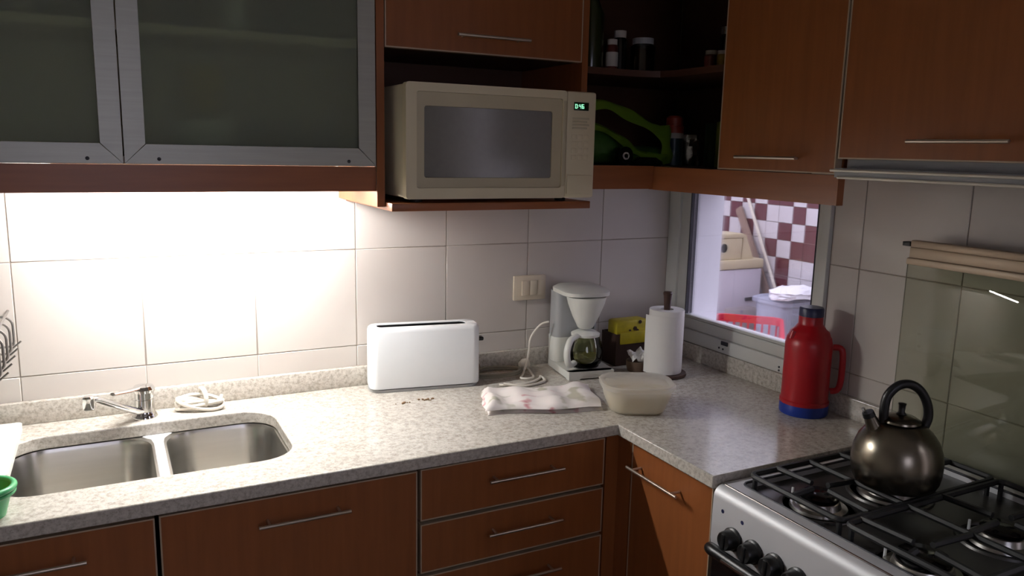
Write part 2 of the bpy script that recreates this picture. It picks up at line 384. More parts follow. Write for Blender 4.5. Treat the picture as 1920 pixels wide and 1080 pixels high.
# washing machine
wm = thing('washing_machine', 'white washing machine with cream top seen through the window', 'washer', (1.98, 2.06, 0))
box('body', M['washer'], wm, (1.70, 1.81, 0.02), (2.25, 2.33, 0.82), 0.012)
box('top', M['washer_top'], wm, (1.695, 1.80, 0.822), (2.255, 2.335, 0.885), 0.012)
lbx = thing('storage_box', 'cream box with round emblem standing on the washing machine', 'box', (1.88, 1.90, 0.8855))
box('box_body', M['washer_top'], lbx, (1.70, 1.83, 0.8855), (2.075, 2.00, 1.030), 0.006)
box('box_lid', M['washer_top'], lbx, (1.695, 1.825, 1.0305), (2.08, 2.005, 1.060), 0.006)
MB().lathe([(0.030, 0), (0.040, 0), (0.040, -0.003), (0.030, -0.003), (0.030, 0)], (1.915, 1.83, 0.965), 22, 'y').build('emblem', M['cream2'], lbx)
fn = MB(); fn.prism([(2.086, 0.8855), (2.19, 0.8855), (2.112, 1.05), (2.092, 1.055)], 1.84, 1.99, f=lambda u, v, w_: (u, w_, v)); fo = fn.build('folded_board', M['washer_top'], None); tag(fo, 'wedge shaped cream board propped beside the cream box', 'board')
MB().box((2.11, 1.797, 0.600), (2.185, 1.812, 0.622), 0.004).build('pull', M['gasket'], wm)
# laundry basket
lb = thing('laundry_basket', 'pinkish red slotted laundry basket in front of the washing machine', 'basket', (1.60, 1.26, 0))
bz, bw, bl = 0.62, 0.185, 0.30
lb.location = (1.49, 1.13, 0); lb.rotation_euler = (0, 0, math.radians(45))
def bwall(mb, z0, z1, t0, t1, k=1.0):   # rounded rectangular wall band between heights
    o_ = rr(2 * bl * t1, 2 * bw * t1, 0.06, 5); i_ = rr(2 * bl * t1 - 0.012, 2 * bw * t1 - 0.012, 0.055, 5)
    mb.prism(o_, z0, z1, [i_])
mb = MB(); mb.prism(rr(2 * bl + 0.03, 2 * bw + 0.03, 0.07, 6), bz - 0.008, bz, [rr(2 * bl - 0.012, 2 * bw - 0.012, 0.055, 6)]); bwall(mb, bz - 0.045, bz - 0.0085, 1, 1)
mb.build('rim', M['pink'], lb, world=False)
mb = MB()
for row, (z0, z1) in enumerate(((bz - 0.125, bz - 0.0455), (bz - 0.235, bz - 0.1455))):
    for k in range(14):
        u = -bl + 0.02 + (2 * bl - 0.04) * k / 13
        for sgn in (-1, 1): mb.box((u - 0.006, sgn * bw - sgn * 0.006, z0), (u + 0.006, sgn * bw, z1))
    for k in range(9):
        u = -bw + 0.02 + (2 * bw - 0.04) * k / 8
        for sgn in (-1, 1): mb.box((sgn * bl - sgn * 0.006, u - 0.006, z0), (sgn * bl, u + 0.006, z1))
bwall(mb, bz - 0.145, bz - 0.1255, 1, 1)
mb.build('slotted_wall', M['pink'], lb, world=False)
mb = MB(); bwall(mb, 0.012, bz - 0.2355, 1, 1); mb.prism(rr(2 * bl, 2 * bw, 0.06, 5), 0.001, 0.0115); mb.build('lower_wall', M['pink'], lb, world=False)
# bin
bn = thing('waste_bin', 'grey blue lidded bin with white bag by the checkered tiles', 'bin', (2.115, 1.43, 0))
loft(MB(), [(rr(0.24, 0.20, 0.04), 0.0, (2.115, 1.43)), (rr(0.34, 0.28, 0.05), 0.66, (2.115, 1.43))]).build('body', M['bin'], bn)
loft(MB(), [(rr(0.37, 0.31, 0.05), 0.661, (2.115, 1.43)), (rr(0.37, 0.31, 0.05), 0.685, (2.115, 1.43)), (rr(0.30, 0.25, 0.05), 0.70, (2.115, 1.43))]).build('lid', M['bin'], bn)
rows = []
for i in range(9):
    z = 0.712 + 0.07 * i / 8; sc_ = 1.0 if i < 6 else 1 - (i - 5) * 0.17
    rows.append([(2.045 + 0.175 * sc_ * math.cos(a) + random.uniform(-.008, .008), 1.33 + 0.10 * sc_ * math.sin(a) + random.uniform(-.008, .008), z + random.uniform(-.008, .008)) for a in [2 * PI * k / 22 for k in range(22)]])
tag(MB().grid(rows, close_v=True, cap=True).build('plastic_bag', M['white_wall'], None), 'crumpled white bag over the edge of the grey blue bin', 'bag')
BRA, BRB = Vector((2.312, 1.375, 0.0)), Vector((2.332, 2.14, 1.40))
tag(MB().tube([BRA, BRB], 0.011, 8).build('broom_stick', M['broom'], None), 'thin pale broom stick leaning on the checkered wall', 'broom')
pk = MB(); pk.prism([(0, 0), (0.06, 0), (0.06, 1.42), (0, 1.42)], 0, 0.015)
po = pk.build('wooden_batten', M['plank'], None)
pA, pB = Vector((2.300, 1.40, 0.005)), Vector((2.322, 2.24, 1.40)); pd = (pB - pA).normalized(); px_ = Vector((0.0, 1, 0)); px_ = (px_ - pd * px_.dot(pd)).normalized(); pz_ = px_.cross(pd)
po.matrix_world = Matrix(((px_.x, pd.x, pz_.x, pA.x), (px_.y, pd.y, pz_.y, pA.y), (px_.z, pd.z, pz_.z, pA.z), (0, 0, 0, 1)))
tag(po, 'brownish wooden batten leaning beside the pale broom stick', 'batten')

# ------------------------------------------------------------------ worktop with sink cut-out
SX0, SX1, SY0, SY1 = -1.972, -1.388, -0.478, -0.125
hole = [(x + (SX0 + SX1) / 2, y + (SY0 + SY1) / 2) for x, y in rr(SX1 - SX0, SY1 - SY0, 0.085, 7)]
L_ = [(-2.6, -0.001), (-2.6, -0.60), (-0.611, -0.60), (-0.611, -0.957), (-0.001, -0.957), (-0.001, -0.001)]
wt = tag(MB().prism(L_, 0.870, 0.900, [hole]).build('worktop', M['granite'], None), 'L shaped speckled beige granite worktop with sink opening', 'worktop')
bv = wt.modifiers.new('edge', 'BEVEL'); bv.width = 0.003; bv.segments = 2; bv.limit_method = 'ANGLE'; bv.angle_limit = math.radians(60)
box('upstand', M['granite'], wt, (-2.6, -0.020, 0.9002), (-0.0205, -0.001, 0.956), 0.002)
box('upstand', M['granite'], wt, (-0.020, -0.957, 0.9002), (-0.001, -0.001, 0.956), 0.002)
# sink
sk = thing('double_sink', 'stainless steel double bowl sink set under the granite worktop', 'sink', (-1.68, -0.30, 0.7))
def bowl(x0, x1, y0, y1, zb, r=0.07):
    w_, d_ = x1 - x0, y1 - y0; cx, cy = (x0 + x1) / 2, (y0 + y1) / 2
    secs = [(rr(w_ + 0.03, d_ + 0.03, r, 7), 0.868, (cx, cy)), (rr(w_, d_, r, 7), 0.868, (cx, cy)), (rr(w_ - 0.006, d_ - 0.006, r, 7), 0.858, (cx, cy)), (rr(w_ - 0.02, d_ - 0.02, r, 7), zb + 0.03, (cx, cy)), (rr(w_ - 0.045, d_ - 0.045, r * 0.8, 7), zb + 0.006, (cx, cy)), (rr(w_ - 0.09, d_ - 0.09, r * 0.6, 7), zb, (cx, cy)), (rr(0.06, 0.06, 0.029, 7), zb - 0.004, (cx, cy))]
    mb = MB(); mb.grid([[(x + o[0], y + o[1], z) for x, y in ol] for ol, z, o in secs], close_v=True)
    o = mb.build('bowl', M['steel'], sk)
    MB().lathe([(0.032, zb - 0.003), (0.030, zb + 0.001), (0.02, zb - 0.002), (0.018, zb - 0.006), (0, zb - 0.006)], (cx, cy, 0), 20).build('drain', M['chrome'], o)
bowl(-1.966, -1.676, -0.474, -0.128, 0.705)
bowl(-1.644, -1.392, -0.474, -0.128, 0.725)
dv = MB(); secs = []
for k in range(13):
    t = k / 12; y = -0.122 - 0.358 * t; e = abs(t - 0.5) * 2; hw = 0.013 + 0.030 * max(0, (e - 0.72) / 0.28) ** 2
    secs.append([(-1.660 - hw, y, 0.866), (-1.660 - hw * 0.7, y, 0.8695), (-1.660 + hw * 0.7, y, 0.8695), (-1.660 + hw, y, 0.866), (-1.660 + hw * 0.6, y, 0.862), (-1.660 - hw * 0.6, y, 0.862)])
dv.grid(secs, close_v=True, cap=True).build('divider', M['hob_steel'], sk)
# mixer tap
tp_ = thing('mixer_tap', 'chrome single lever mixer tap behind the sink', 'tap', (-1.683, -0.068, 0.9))
MB().lathe([(0, 0.9003), (0.030, 0.9003), (0.030, 0.905), (0.025, 0.912), (0.0235, 0.918), (0.0235, 0.948), (0.0215, 0.9485), (0.0215, 0.9515), (0.0235, 0.952), (0.0235, 0.966), (0.0, 0.966)], (-1.683, -0.068, 0), 28).build('body', M['chrome'], tp_)
lv = MB(); lv.lathe([(0, 0.9665), (0.025, 0.9665), (0.027, 0.974), (0.022, 0.982), (0.0, 0.985)], (-1.683, -0.068, 0), 26)
lv.tube([(-1.690, -0.075, 0.979), (-1.72, -0.10, 0.980), (-1.752, -0.125, 0.984)], [0.011, 0.010, 0.009], 10, flat=0.45)
lv.build('lever', M['chrome'], tp_)
MB().tube(spline([(-1.690, -0.082, 0.922), (-1.705, -0.097, 0.928), (-1.76, -0.158, 0.972), (-1.785, -0.186, 0.993), (-1.797, -0.199, 0.997)], 6), 0.0105, 12, flat=0.8).build('spout', M['chrome'], tp_)
MB().lathe([(0, 0.978), (0.012, 0.978), (0.0135, 0.982), (0.0135, 1.005), (0.010, 1.009), (0, 1.009)], (-1.802, -0.204, 0), 18).build('aerator', M['chrome'], tp_)

# ------------------------------------------------------------------ base cabinets
YF = -0.58
def front(parent, x0, x1, z0, z1, name='door', m=None, y=YF, th=0.019):
    d = box(name, m or M['wood'], parent, (x0 + 0.003, y, z0 + 0.003), (x1 - 0.003, y + th, z1 - 0.003))
    e = MB()
    e.box((x0, y - 0.0008, z0), (x0 + 0.003, y + th, z1)); e.box((x1 - 0.003, y - 0.0008, z0), (x1, y + th, z1))
    e.box((x0 + 0.003, y - 0.0008, z0), (x1 - 0.003, y + th, z0 + 0.003)); e.box((x0 + 0.003, y - 0.0008, z1 - 0.003), (x1 - 0.003, y + th, z1))
    e.build('edging', M['edge'], d)
    return d
def bar_handle(parent, p0, p1, out, r=0.0039):
    # bar from p0 to p1, standing off the front along -out
    p0, p1, out = Vector(p0), Vector(p1), Vector(out); d = (p1 - p0).normalized()
    mb = MB(); mb.tube([p0, p1], r, 10)
    for q in (p0 + d * 0.022, p1 - d * 0.022): mb.tube([q, q - out * 0.029], r * 0.8, 8)
    return mb.build('handle', M['steel_bar'], parent)
def carcass(parent, x0, x1, z0=0.10, z1=0.868, y0=-0.560, y1=-0.022, name='carcass', zs=None):
    mb = MB(); t = 0.016
    zs = zs or (z1, z1); mb.box((x0, y0, z0), (x0 + t, y1, zs[0])); mb.box((x1 - t, y0, z0), (x1, y1, zs[1])); mb.box((x0 + t, y0, z0), (x1 - t, y1, z0 + t)); mb.box((x0 + t, y1 - 0.006, z0 + t), (x1 - t, y1, z1))
    mb.box((x0 + t, y0, z1 - 0.012), (x1 - t, y0 + 0.05, z1))
    return mb.build(name, M['wood_dark'], parent)
bc = thing('base_cabinet', 'cherry wood base cabinet under the large sink bowl', 'cabinet', (-1.97, -0.3, 0), group='cherry base cabinets')
carcass(bc, -2.24, -1.690, zs=(0.868, 0.66)); d = front(bc, -2.238, -1.692, 0.12, 0.857)
bar_handle(d, (-2.005, -0.610, 0.806), (-1.812, -0.610, 0.806), (0, -1, 0))
box('plinth', M['wood_dark'], bc, (-2.24, -0.53, 0.0), (-1.690, -0.515, 0.099))
bc = thing('base_cabinet', 'wide cherry wood base cabinet between the drawers and the sink end', 'cabinet', (-1.42, -0.3, 0), group='cherry base cabinets')
carcass(bc, -1.688, -1.143, zs=(0.66, 0.868)); d = front(bc, -1.684, -1.146, 0.12, 0.859)
bar_handle(d, (-1.500, -0.610, 0.808), (-1.308, -0.610, 0.808), (0, -1, 0))
box('plinth', M['wood_dark'], bc, (-1.688, -0.53, 0.0), (-1.143, -0.515, 0.099))
du = thing('drawer_unit', 'cherry wood drawer unit with thin bar handles near the inner corner', 'drawers', (-0.89, -0.3, 0))
carcass(du, -1.141, -0.632)
for z0, z1 in ((0.735, 0.861), (0.604, 0.726), (0.360, 0.595), (0.12, 0.351)):
    d = front(du, -1.138, -0.636, z0, z1, 'drawer')
    zz = z1 - 0.049
    bar_handle(d, (-0.975, -0.610, zz), (-0.772, -0.610, zz), (0, -1, 0))
box('plinth', M['wood_dark'], du, (-1.141, -0.53, 0.0), (-0.632, -0.515, 0.099))
cc = thing('corner_cabinet', 'cherry wood corner cabinet with lamplit honey coloured door by the cooker', 'cabinet', (-0.3, -0.78, 0))
box('corner_post', M['wood'], cc, (-0.630, -0.579, 0.10), (-0.592, -0.561, 0.866))
box('filler_strip', M['wood'], cc, (-0.5915, -0.633, 0.10), (-0.574, -0.561, 0.866))
mb = MB(); mb.box((-0.57, -0.955, 0.10), (-0.022, -0.940, 0.868)); mb.box((-0.57, -0.938, 0.10), (-0.022, -0.57, 0.116)); mb.box((-0.028, -0.938, 0.117), (-0.022, -0.57, 0.868)); mb.build('carcass', M['wood_dark'], cc)
d = box('door', M['wood'], cc, (-0.590, -0.935, 0.124), (-0.572, -0.641, 0.859))
e = MB()
for a, b_ in (((-0.938, 0.121), (-0.935, 0.862)), ((-0.641, 0.121), (-0.638, 0.862)), ((-0.935, 0.121), (-0.641, 0.124)), ((-0.935, 0.859), (-0.641, 0.862))):
    e.box((-0.591, a[0], a[1]), (-0.572, b_[0], b_[1]))
e.build('edging', M['edge'], d)
bar_handle(d, (-0.620, -0.655, 0.808), (-0.620, -0.850, 0.808), (-1, 0, 0))
box('plinth', M['wood_dark'], cc, (-0.53, -0.955, 0.0), (-0.515, -0.57, 0.099))

# ------------------------------------------------------------------ upper cabinets, back wall
YU = -0.35; ZT = 2.30
gc = thing('glass_cabinet', 'wall cabinet with two aluminium framed frosted glass doors above the sink', 'cabinet', (-1.70, -0.17, 1.5))
mb = MB(); t = 0.016
mb.box((-2.25, -0.328, 1.537), (-1.163, -0.002, 1.553)); mb.box((-2.25, -0.328, ZT - t), (-1.163, -0.002, ZT)); mb.box((-2.25, -0.328, 1.5535), (-2.25 + t, -0.002, ZT - t - .0005)); mb.box((-2.233, -0.010, 1.5535), (-1.180, -0.002, ZT - t - .0005)); mb.box((-1.179, -0.328, 1.5535), (-1.163, -0.002, ZT - t - .0005))
mb.build('carcass', M['board'], gc)
box('shelf', M['board'], gc, (-2.233, -0.333, 1.806), (-1.180, -0.011, 1.824))
box('light_rail', M['wood_h'], gc, (-2.25, -0.346, 1.479), (-1.1635, -0.328, 1.5365))
mb = MB(); mb.box((-1.1625, -0.352, 1.442), (-1.1435, -0.002, ZT)); mb.build('side_panel', M['wood'], gc)
def glass_door(x0, x1, z0, z1, f=0.041, y=YU, th=0.020):
    fr = MB()
    def q(a, b, c, d_):   # mitred frame piece, polygon in x,z
        fr.prism([a, b, c, d_], y, y + th, f=lambda u, v, w_: (u, w_, v))
    g = 0.0006
    q((x0, z0), (x1, z0), (x1 - f - g, z0 + f - g), (x0 + f + g, z0 + f - g)); q((x0, z1), (x0 + f + g, z1 - f + g), (x1 - f - g, z1 - f + g), (x1, z1))
    q((x0, z0 + g), (x0 + f - g, z0 + f + g), (x0 + f - g, z1 - f - g), (x0, z1 - g)); q((x1, z0 + g), (x1, z1 - g), (x1 - f + g, z1 - f - g), (x1 - f + g, z0 + f + g))
    d = fr.build('glass_door', M['alu'], gc)
    box('frosted_pane', M['frost'], d, (x0 + f, y + 0.007, z0 + f), (x1 - f, y + 0.011, z1 - f))
    for bx_ in (x0 + 0.065, x1 - 0.065):
        MB().lathe([(0, -0.0025), (0.004, -0.0015), (0.004, 0.0), (0, 0)], (bx_, y, z0 + 0.010), 10, 'y').build('bumper', M['gasket'], d)
    return d
glass_door(-2.248, -1.7025, 1.5385, ZT - 0.002)
glass_door(-1.6995, -1.1645, 1.5385, ZT - 0.002)
# under-cabinet lamp
lp = thing('cabinet_lamp', 'lit fluorescent tube lamp mounted under the frosted glass cabinet', 'lamp', (-1.55, -0.19, 1.53))
box('housing', M['white'], lp, (-1.84, -0.236, 1.516), (-1.23, -0.171, 1.5365), 0.003)
for x in (-1.827, -1.243): box('end_socket', M['white'], lp, (x - 0.006, -0.216, 1.486), (x + 0.006, -0.191, 1.5157), 0.002)
MB().lathe([(0, -1.8205), (0.0085, -1.8205), (0.0085, -1.2495), (0, -1.2495)], (0, -0.2035, 1.501), 14, 'x').build('tube', M['emit'], lp)
# glassware behind the frosted doors
def simple(name, m, prof, c, label, cat, group=None, n=22):
    return tag(MB().lathe(prof, c, n).build(name, m, None), label, cat, group)
G1 = 'dishes behind the frosted doors'
simple('mug', M['ochre'], [(0, 0), (0.04, 0), (0.048, 0.02), (0.050, 0.10), (0.046, 0.10), (0.042, 0.01), (0, 0.01)], (-1.53, -0.235, 1.652), 'ochre yellow mug standing on a bowl pile behind frosted glass', 'mug')
for k in range(3): simple('bowl', M['dark' if k == 9 else 'plate'], [(0, 0), (0.03, 0), (0.075, 0.03), (0.08, 0.045), (0.074, 0.045), (0.03, 0.008), (0, 0.008)], (-1.53, -0.235, 1.5535 + 0.017 * k), ['lowest white bowl in the nested pile under the ochre mug', 'middle white bowl in the nested pile under the ochre mug', 'topmost white bowl in the pile, holding the ochre mug'][k], 'bowl', G1)
for k, (x, y) in enumerate(((-1.42, -0.20), (-1.33, -0.18), (-1.25, -0.22))):
    simple('glass_tumbler', M['jarglass'], [(0, 0), (0.028, 0), (0.034, 0.09), (0.032, 0.09), (0.026, 0.006), (0, 0.006)], (x, y, 1.5535), ['clear tumbler next to the bowl pile behind frosted glass', 'middle clear tumbler on the low cabinet shelf behind frosted glass', 'clear tumbler at the end near the microwave behind frosted glass'][k], 'glass', 'tumblers on the low cabinet shelf')
for k, (x, r, h, m, l) in enumerate(((-1.45, 0.028, 0.19, 'plate', 'slim white bottle on the upper cabinet shelf'), (-1.56, 0.05, 0.14, 'dark', 'dark squat jar on the upper cabinet shelf beside the slim bottle'), (-1.29, 0.055, 0.16, 'olive', 'olive green jar on the upper cabinet shelf near the microwave end'), (-1.37, 0.03, 0.13, 'dark', 'small dark jar between slim bottle and olive jar'), (-1.80, 0.05, 0.15, 'olive', 'olive jar on the shelf behind the cut off glass door'), (-1.93, 0.045, 0.16, 'dark', 'dark bottle on the shelf behind the cut off glass door'), (-1.64, 0.03, 0.12, 'tan', 'tan pot on the upper cabinet shelf near the door stile'))):
    simple('storage_jar', M[m], [(0, 0), (r, 0), (r, h * 0.75), (r * 0.7, h * 0.85), (r * 0.7, h), (0, h)], (x, -0.20, 1.8245), l, 'jar', 'jars on the cabinet shelf')

# niche cabinet with microwave shelf
nc = thing('niche_cabinet', 'dark cherry lift door cabinet above the microwave niche', 'cabinet', (-0.87, -0.17, 1.45))
box('back_panel', M['wood_dark'], nc, (-1.143, -0.012, 1.4535), (-0.602, -0.002, 2.30))
box('side_panel', M['wood'], nc, (-0.601, -0.349, 1.549), (-0.583, -0.002, ZT))
box('niche_top', M['wood_dark'], nc, (-1.143, -0.328, 1.815), (-0.602, -0.0125, 1.833))
d = front(nc, -1.141, -0.603, 1.813, ZT - 0.002, 'door', y=YU)
bar_handle(d, (-0.968, -0.380, 1.852), (-0.772, -0.380, 1.852), (0, -1, 0))
ms = MB(); ms.box((-1.1425, -0.400, 1.434), (-0.592, -0.002, 1.453), 0.0015); ms.build('microwave_shelf', M['wood_h'], nc)
# microwave
mw = thing('microwave_oven', 'yellowed cream microwave oven on the shelf below the dark cabinet', 'microwave', (-0.86, -0.25, 1.4535))
X0, X1, Y1_, Z0, Z1 = -1.118, -0.603, -0.430, 1.4645, 1.732
box('body', M['mw_side'], mw, (X0 + 0.002, -0.405, Z0 + 0.002), (X1 - 0.004, -0.05, Z1 - 0.003), 0.006)
for x in (X0 + 0.05, X1 - 0.06):
    for y in (-0.36, -0.10): MB().lathe([(0, 0), (0.014, 0), (0.016, 0.0125), (0, 0.0125)], (x, y, 1.4536), 14).build('foot', M['black'], mw)
dr = MB()
XD = -0.690
# door frame: outer, with recessed bezel and window
def ring(mb, o, i, y0, y1):     # o,i = (x0,x1,z0,z1)
    f = lambda u, v, w_: (u, w_, v)
    ou = [((o[0] + o[1]) / 2 + a, (o[2] + o[3]) / 2 + b_) for a, b_ in rr(o[1] - o[0], o[3] - o[2], 0.008, 3)]
    iu = [((i[0] + i[1]) / 2 + a, (i[2] + i[3]) / 2 + b_) for a, b_ in rr(i[1] - i[0], i[3] - i[2], 0.006, 3)]
    mb.prism(ou, y0, y1, [iu], f)
ring(dr, (X0, XD - 0.001, Z0, Z1), (X0 + 0.026, XD - 0.012, Z0 + 0.026, Z1 - 0.020), Y1_, -0.4055)
door = dr.build('door', M['cream'], mw)
bz_ = MB(); ring(bz_, (X0 + 0.0265, XD - 0.0125, Z0 + 0.0265, Z1 - 0.0205), (X0 + 0.046, XD - 0.040, Z0 + 0.050, Z1 - 0.052), Y1_ + 0.004, -0.4055); bz_.build('bezel', M['cream2'], door)
box('window', M['mw_glass'], door, (X0 + 0.0465, Y1_ + 0.007, Z0 + 0.0505), (XD - 0.0405, -0.407, Z1 - 0.0525))
box('door_grip', M['cream2'], door, (XD - 0.0118, Y1_ - 0.002, Z0 + 0.030), (XD - 0.0012, Y1_ + 0.012, Z1 - 0.024), 0.003)
cp = box('control_panel', M['cream'], mw, (XD, Y1_, Z0), (X1, -0.4055, Z1), 0.006)
dsp = box('display', M['display'], mw, (-0.671, Y1_ - 0.0015, 1.685), (-0.627, Y1_ + 0.004, 1.7055), 0.001)
# seven segment clock reading 0:46
sg = MB(); segs = {'0': 'abcdef', '4': 'fgbc', '6': 'afgecd'}
def digit(ch, x, z, w_=0.0058, h=0.0105, t_=0.0012):
    P_ = {'a': (x, x + w_, z + h - t_, z + h), 'd': (x, x + w_, z, z + t_), 'g': (x, x + w_, z + h / 2 - t_ / 2, z + h / 2 + t_ / 2), 'f': (x, x + t_, z + h / 2, z + h), 'e': (x, x + t_, z, z + h / 2), 'b': (x + w_ - t_, x + w_, z + h / 2, z + h), 'c': (x + w_ - t_, x + w_, z, z + h / 2)}
    for s_ in segs[ch]:
        a = P_[s_]; sg.box((a[0], Y1_ - 0.0024, a[2]), (a[1], Y1_ - 0.0014, a[3]))
digit('0', -0.668, 1.690); digit('4', -0.6565, 1.690); digit('6', -0.648, 1.690)
for z in (1.6925, 1.6965): sg.box((-0.6606, Y1_ - 0.0024, z), (-0.6593, Y1_ - 0.0014, z + 0.0013))
sg.build('clock_digits', M['digit'], dsp)
for k, z in enumerate((1.665, 1.657, 1.649, 1.641)):
    box('touch_key', M['cream2'], cp, (-0.674, Y1_ - 0.0012, z - 0.0026), (-0.624 - 0.006 * (k % 2), Y1_ + 0.001, z + 0.0022), 0.0008)
for r in range(4):
    for c_ in range(3): box('touch_key', M['cream'], cp, (-0.674 + 0.018 * c_, Y1_ - 0.0008, 1.613 - 0.017 * r), (-0.660 + 0.018 * c_, Y1_ + 0.001, 1.625 - 0.017 * r), 0.0006)
box('door_button', M['cream'], mw, (XD + 0.004, Y1_ - 0.003, Z0 + 0.010), (X1 - 0.008, Y1_ + 0.002, Z0 + 0.058), 0.0015)

# ------------------------------------------------------------------ open corner shelf unit
cs_ = thing('corner_shelf', 'dark open cherry corner shelf unit beside the microwave', 'shelf', (-0.3, -0.3, 1.5))
LS = [(-0.582, -0.002), (-0.582, -0.329), (-0.40, -0.329), (-0.345, -0.350), (-0.329, -0.40), (-0.329, -0.600), (-0.002, -0.600), (-0.002, -0.002)]
MB().prism(LS, 1.531, 1.5455).build('bottom_shelf', M['wood_dark'], cs_)
MB().prism(LS, 1.790, 1.8075).build('middle_shelf', M['wood_dark'], cs_)  # cherry shelf in darker board: its lack of light is put into the colour
MB().prism(LS, ZT - 0.018, ZT).build('top_board', M['wood_dark'], cs_)
box('back_panel', M['wood_dark'], cs_, (-0.582, -0.0018, 1.546), (-0.003, -0.0005, ZT - 0.019))
box('back_panel', M['wood_dark'], cs_, (-0.0018, -0.600, 1.546), (-0.0005, -0.003, ZT - 0.019))
box('light_rail', M['wood_h'], cs_, (-0.590, -0.349, 1.482), (-0.3505, -0.3295, 1.5465))
box('light_rail', M['wood_h'], cs_, (-0.350, -0.990, 1.480), (-0.330, -0.3295, 1.5445))
# right wall door cabinet
XU = -0.35
def xdoor(parent, y0, y1, z0, z1, x=XU, th=0.019, m=None):
    d = box('door', m or M['wood'], parent, (x, y0 + 0.003, z0 + 0.003), (x + th, y1 - 0.003, z1 - 0.003))
    e = MB()
    for a, b_ in (((y0, z0), (y0 + 0.003, z1)), ((y1 - 0.003, z0), (y1, z1)), ((y0 + 0.003, z0), (y1 - 0.003, z0 + 0.003)), ((y0 + 0.003, z1 - 0.003), (y1 - 0.003, z1))):
        e.box((x - 0.0008, a[0], a[1]), (x + th, b_[0], b_[1]))
    e.build('edging', M['edge'], d); return d
rc = thing('wall_cabinet', 'cherry wood single door wall cabinet over the window', 'cabinet', (-0.17, -0.79, 1.54))
mb = MB(); mb.box((-0.329, -0.979, 1.546), (-0.002, -0.963, ZT)); mb.box((-0.329, -0.618, 1.546), (-0.002, -0.602, ZT)); mb.box((-0.329, -0.9625, 1.546), (-0.002, -0.6185, 1.562)); mb.box((-0.329, -0.9625, ZT - 0.016), (-0.002, -0.6185, ZT)); mb.build('carcass', M['wood'], rc)
d = xdoor(rc, -0.979, -0.613, 1.5465, ZT - 0.002)
bar_handle(d, (-0.382, -0.706, 1.578), (-0.382, -0.896, 1.578), (-1, 0, 0))
hc = thing('hood_cabinet', 'cherry wood wall cabinet above the cooker hood', 'cabinet', (-0.17, -1.27, 1.57))
mb = MB(); mb.box((-0.329, -1.575, 1.58), (-0.002, -1.559, ZT)); mb.box((-0.329, -0.997, 1.58), (-0.002, -0.981, ZT)); mb.box((-0.329, -1.5585, 1.58), (-0.002, -0.9975, 1.596)); mb.box((-0.329, -1.5585, ZT - 0.016), (-0.002, -0.9975, ZT)); mb.build('carcass', M['wood'], hc)
d = xdoor(hc, -1.574, -0.984, 1.579, ZT - 0.002)
bar_handle(d, (-0.382, -1.166, 1.615), (-0.382, -1.360, 1.615), (-1, 0, 0))
hd = thing('cooker_hood', 'slim pull out cooker hood with bright metal front strips', 'hood', (-0.18, -1.27, 1.54))
box('body', M['grey_plastic'], hd, (-0.330, -1.574, 1.543), (-0.004, -0.992, 1.5785))
vs = MB(); vs.prism([(-0.366, 1.5405), (-0.331, 1.5405), (-0.331, 1.560), (-0.366, 1.560)], -1.575, -0.992, f=lambda u, v, w_: (u, w_, v)); vs.build('visor', M['grey_plastic'], hd)
MB().tube([(-0.3695, -1.577, 1.5550), (-0.3695, -0.984, 1.5550)], 0.0030, 10).build('trim_strip', M['trimrod'], hd)
MB().tube([(-0.3695, -1.577, 1.5405), (-0.3695, -1.004, 1.5405)], 0.0030, 10).build('trim_strip', M['trimrod'], hd)


# ------------------------------------------------------------------ things on the corner shelf
S1, S2 = 1.546, 1.808
simple('tall_bottle', M['olive'], [(0, 0), (0.034, 0), (0.036, 0.02), (0.036, 0.16), (0.015, 0.21), (0.013, 0.27), (0, 0.27)], (-0.475, -0.19, S2), 'tall olive glass bottle at the microwave end of the upper shelf', 'bottle')
def jar(name, m, capm, r, h, c, label, cat='jar', lab=None, group=None):
    t_ = thing(name, label, cat, c, group=group)
    MB().lathe([(0, 0), (r, 0), (r, h * 0.78), (r * 0.8, h * 0.84), (0, h * 0.84)], (0, 0, 0), 20).build('body', m, t_, world=False)
    MB().lathe([(0, h * 0.842), (r * 0.86, h * 0.842), (r * 0.86, h), (0, h)], (0, 0, 0), 20).build('cap', capm, t_, world=False)
    if lab: MB().lathe([(r + 0.0006, h * 0.2), (r + 0.0012, h * 0.2), (r + 0.0012, h * 0.62), (r + 0.0006, h * 0.62)], (0, 0, 0), 20).build('paper_label', lab, t_, world=False)
    return t_
jar('spice_jar', M['spice'], M['label'], 0.017, 0.095, (-0.408, -0.20, S2), 'small spice jar with pale label on the upper corner shelf', lab=M['label'])
jar('sauce_bottle', M['dark'], M['label'], 0.021, 0.125, (-0.365, -0.175, S2), 'dark sauce bottle with white cap beside the pale labelled jar')
jar('glass_jar', M['jarglass'], M['grey_plastic'], 0.036, 0.105, (-0.303, -0.205, S2), 'clear glass storage jar with grey lid on the upper corner shelf')
jar('spice_jar', M['spice'], M['label'], 0.020, 0.070, (-0.150, -0.33, S2), 'short red spice jar with wide white cap on the upper shelf')
jar('spice_jar', M['dark'], M['foil'], 0.022, 0.135, (-0.120, -0.36, S2), 'dark jar with silver cap behind the short red jar')
jar('spice_jar', M['ochre'], M['label'], 0.016, 0.062, (-0.17, -0.40, S2), 'tiny ochre spice jar next to the wall cabinet door')
jar('medicine_bottle', M['spice'], M['plate'], 0.018, 0.11, (-0.13, -0.43, S2), 'brown bottle with white cap tucked behind the wall cabinet door edge')

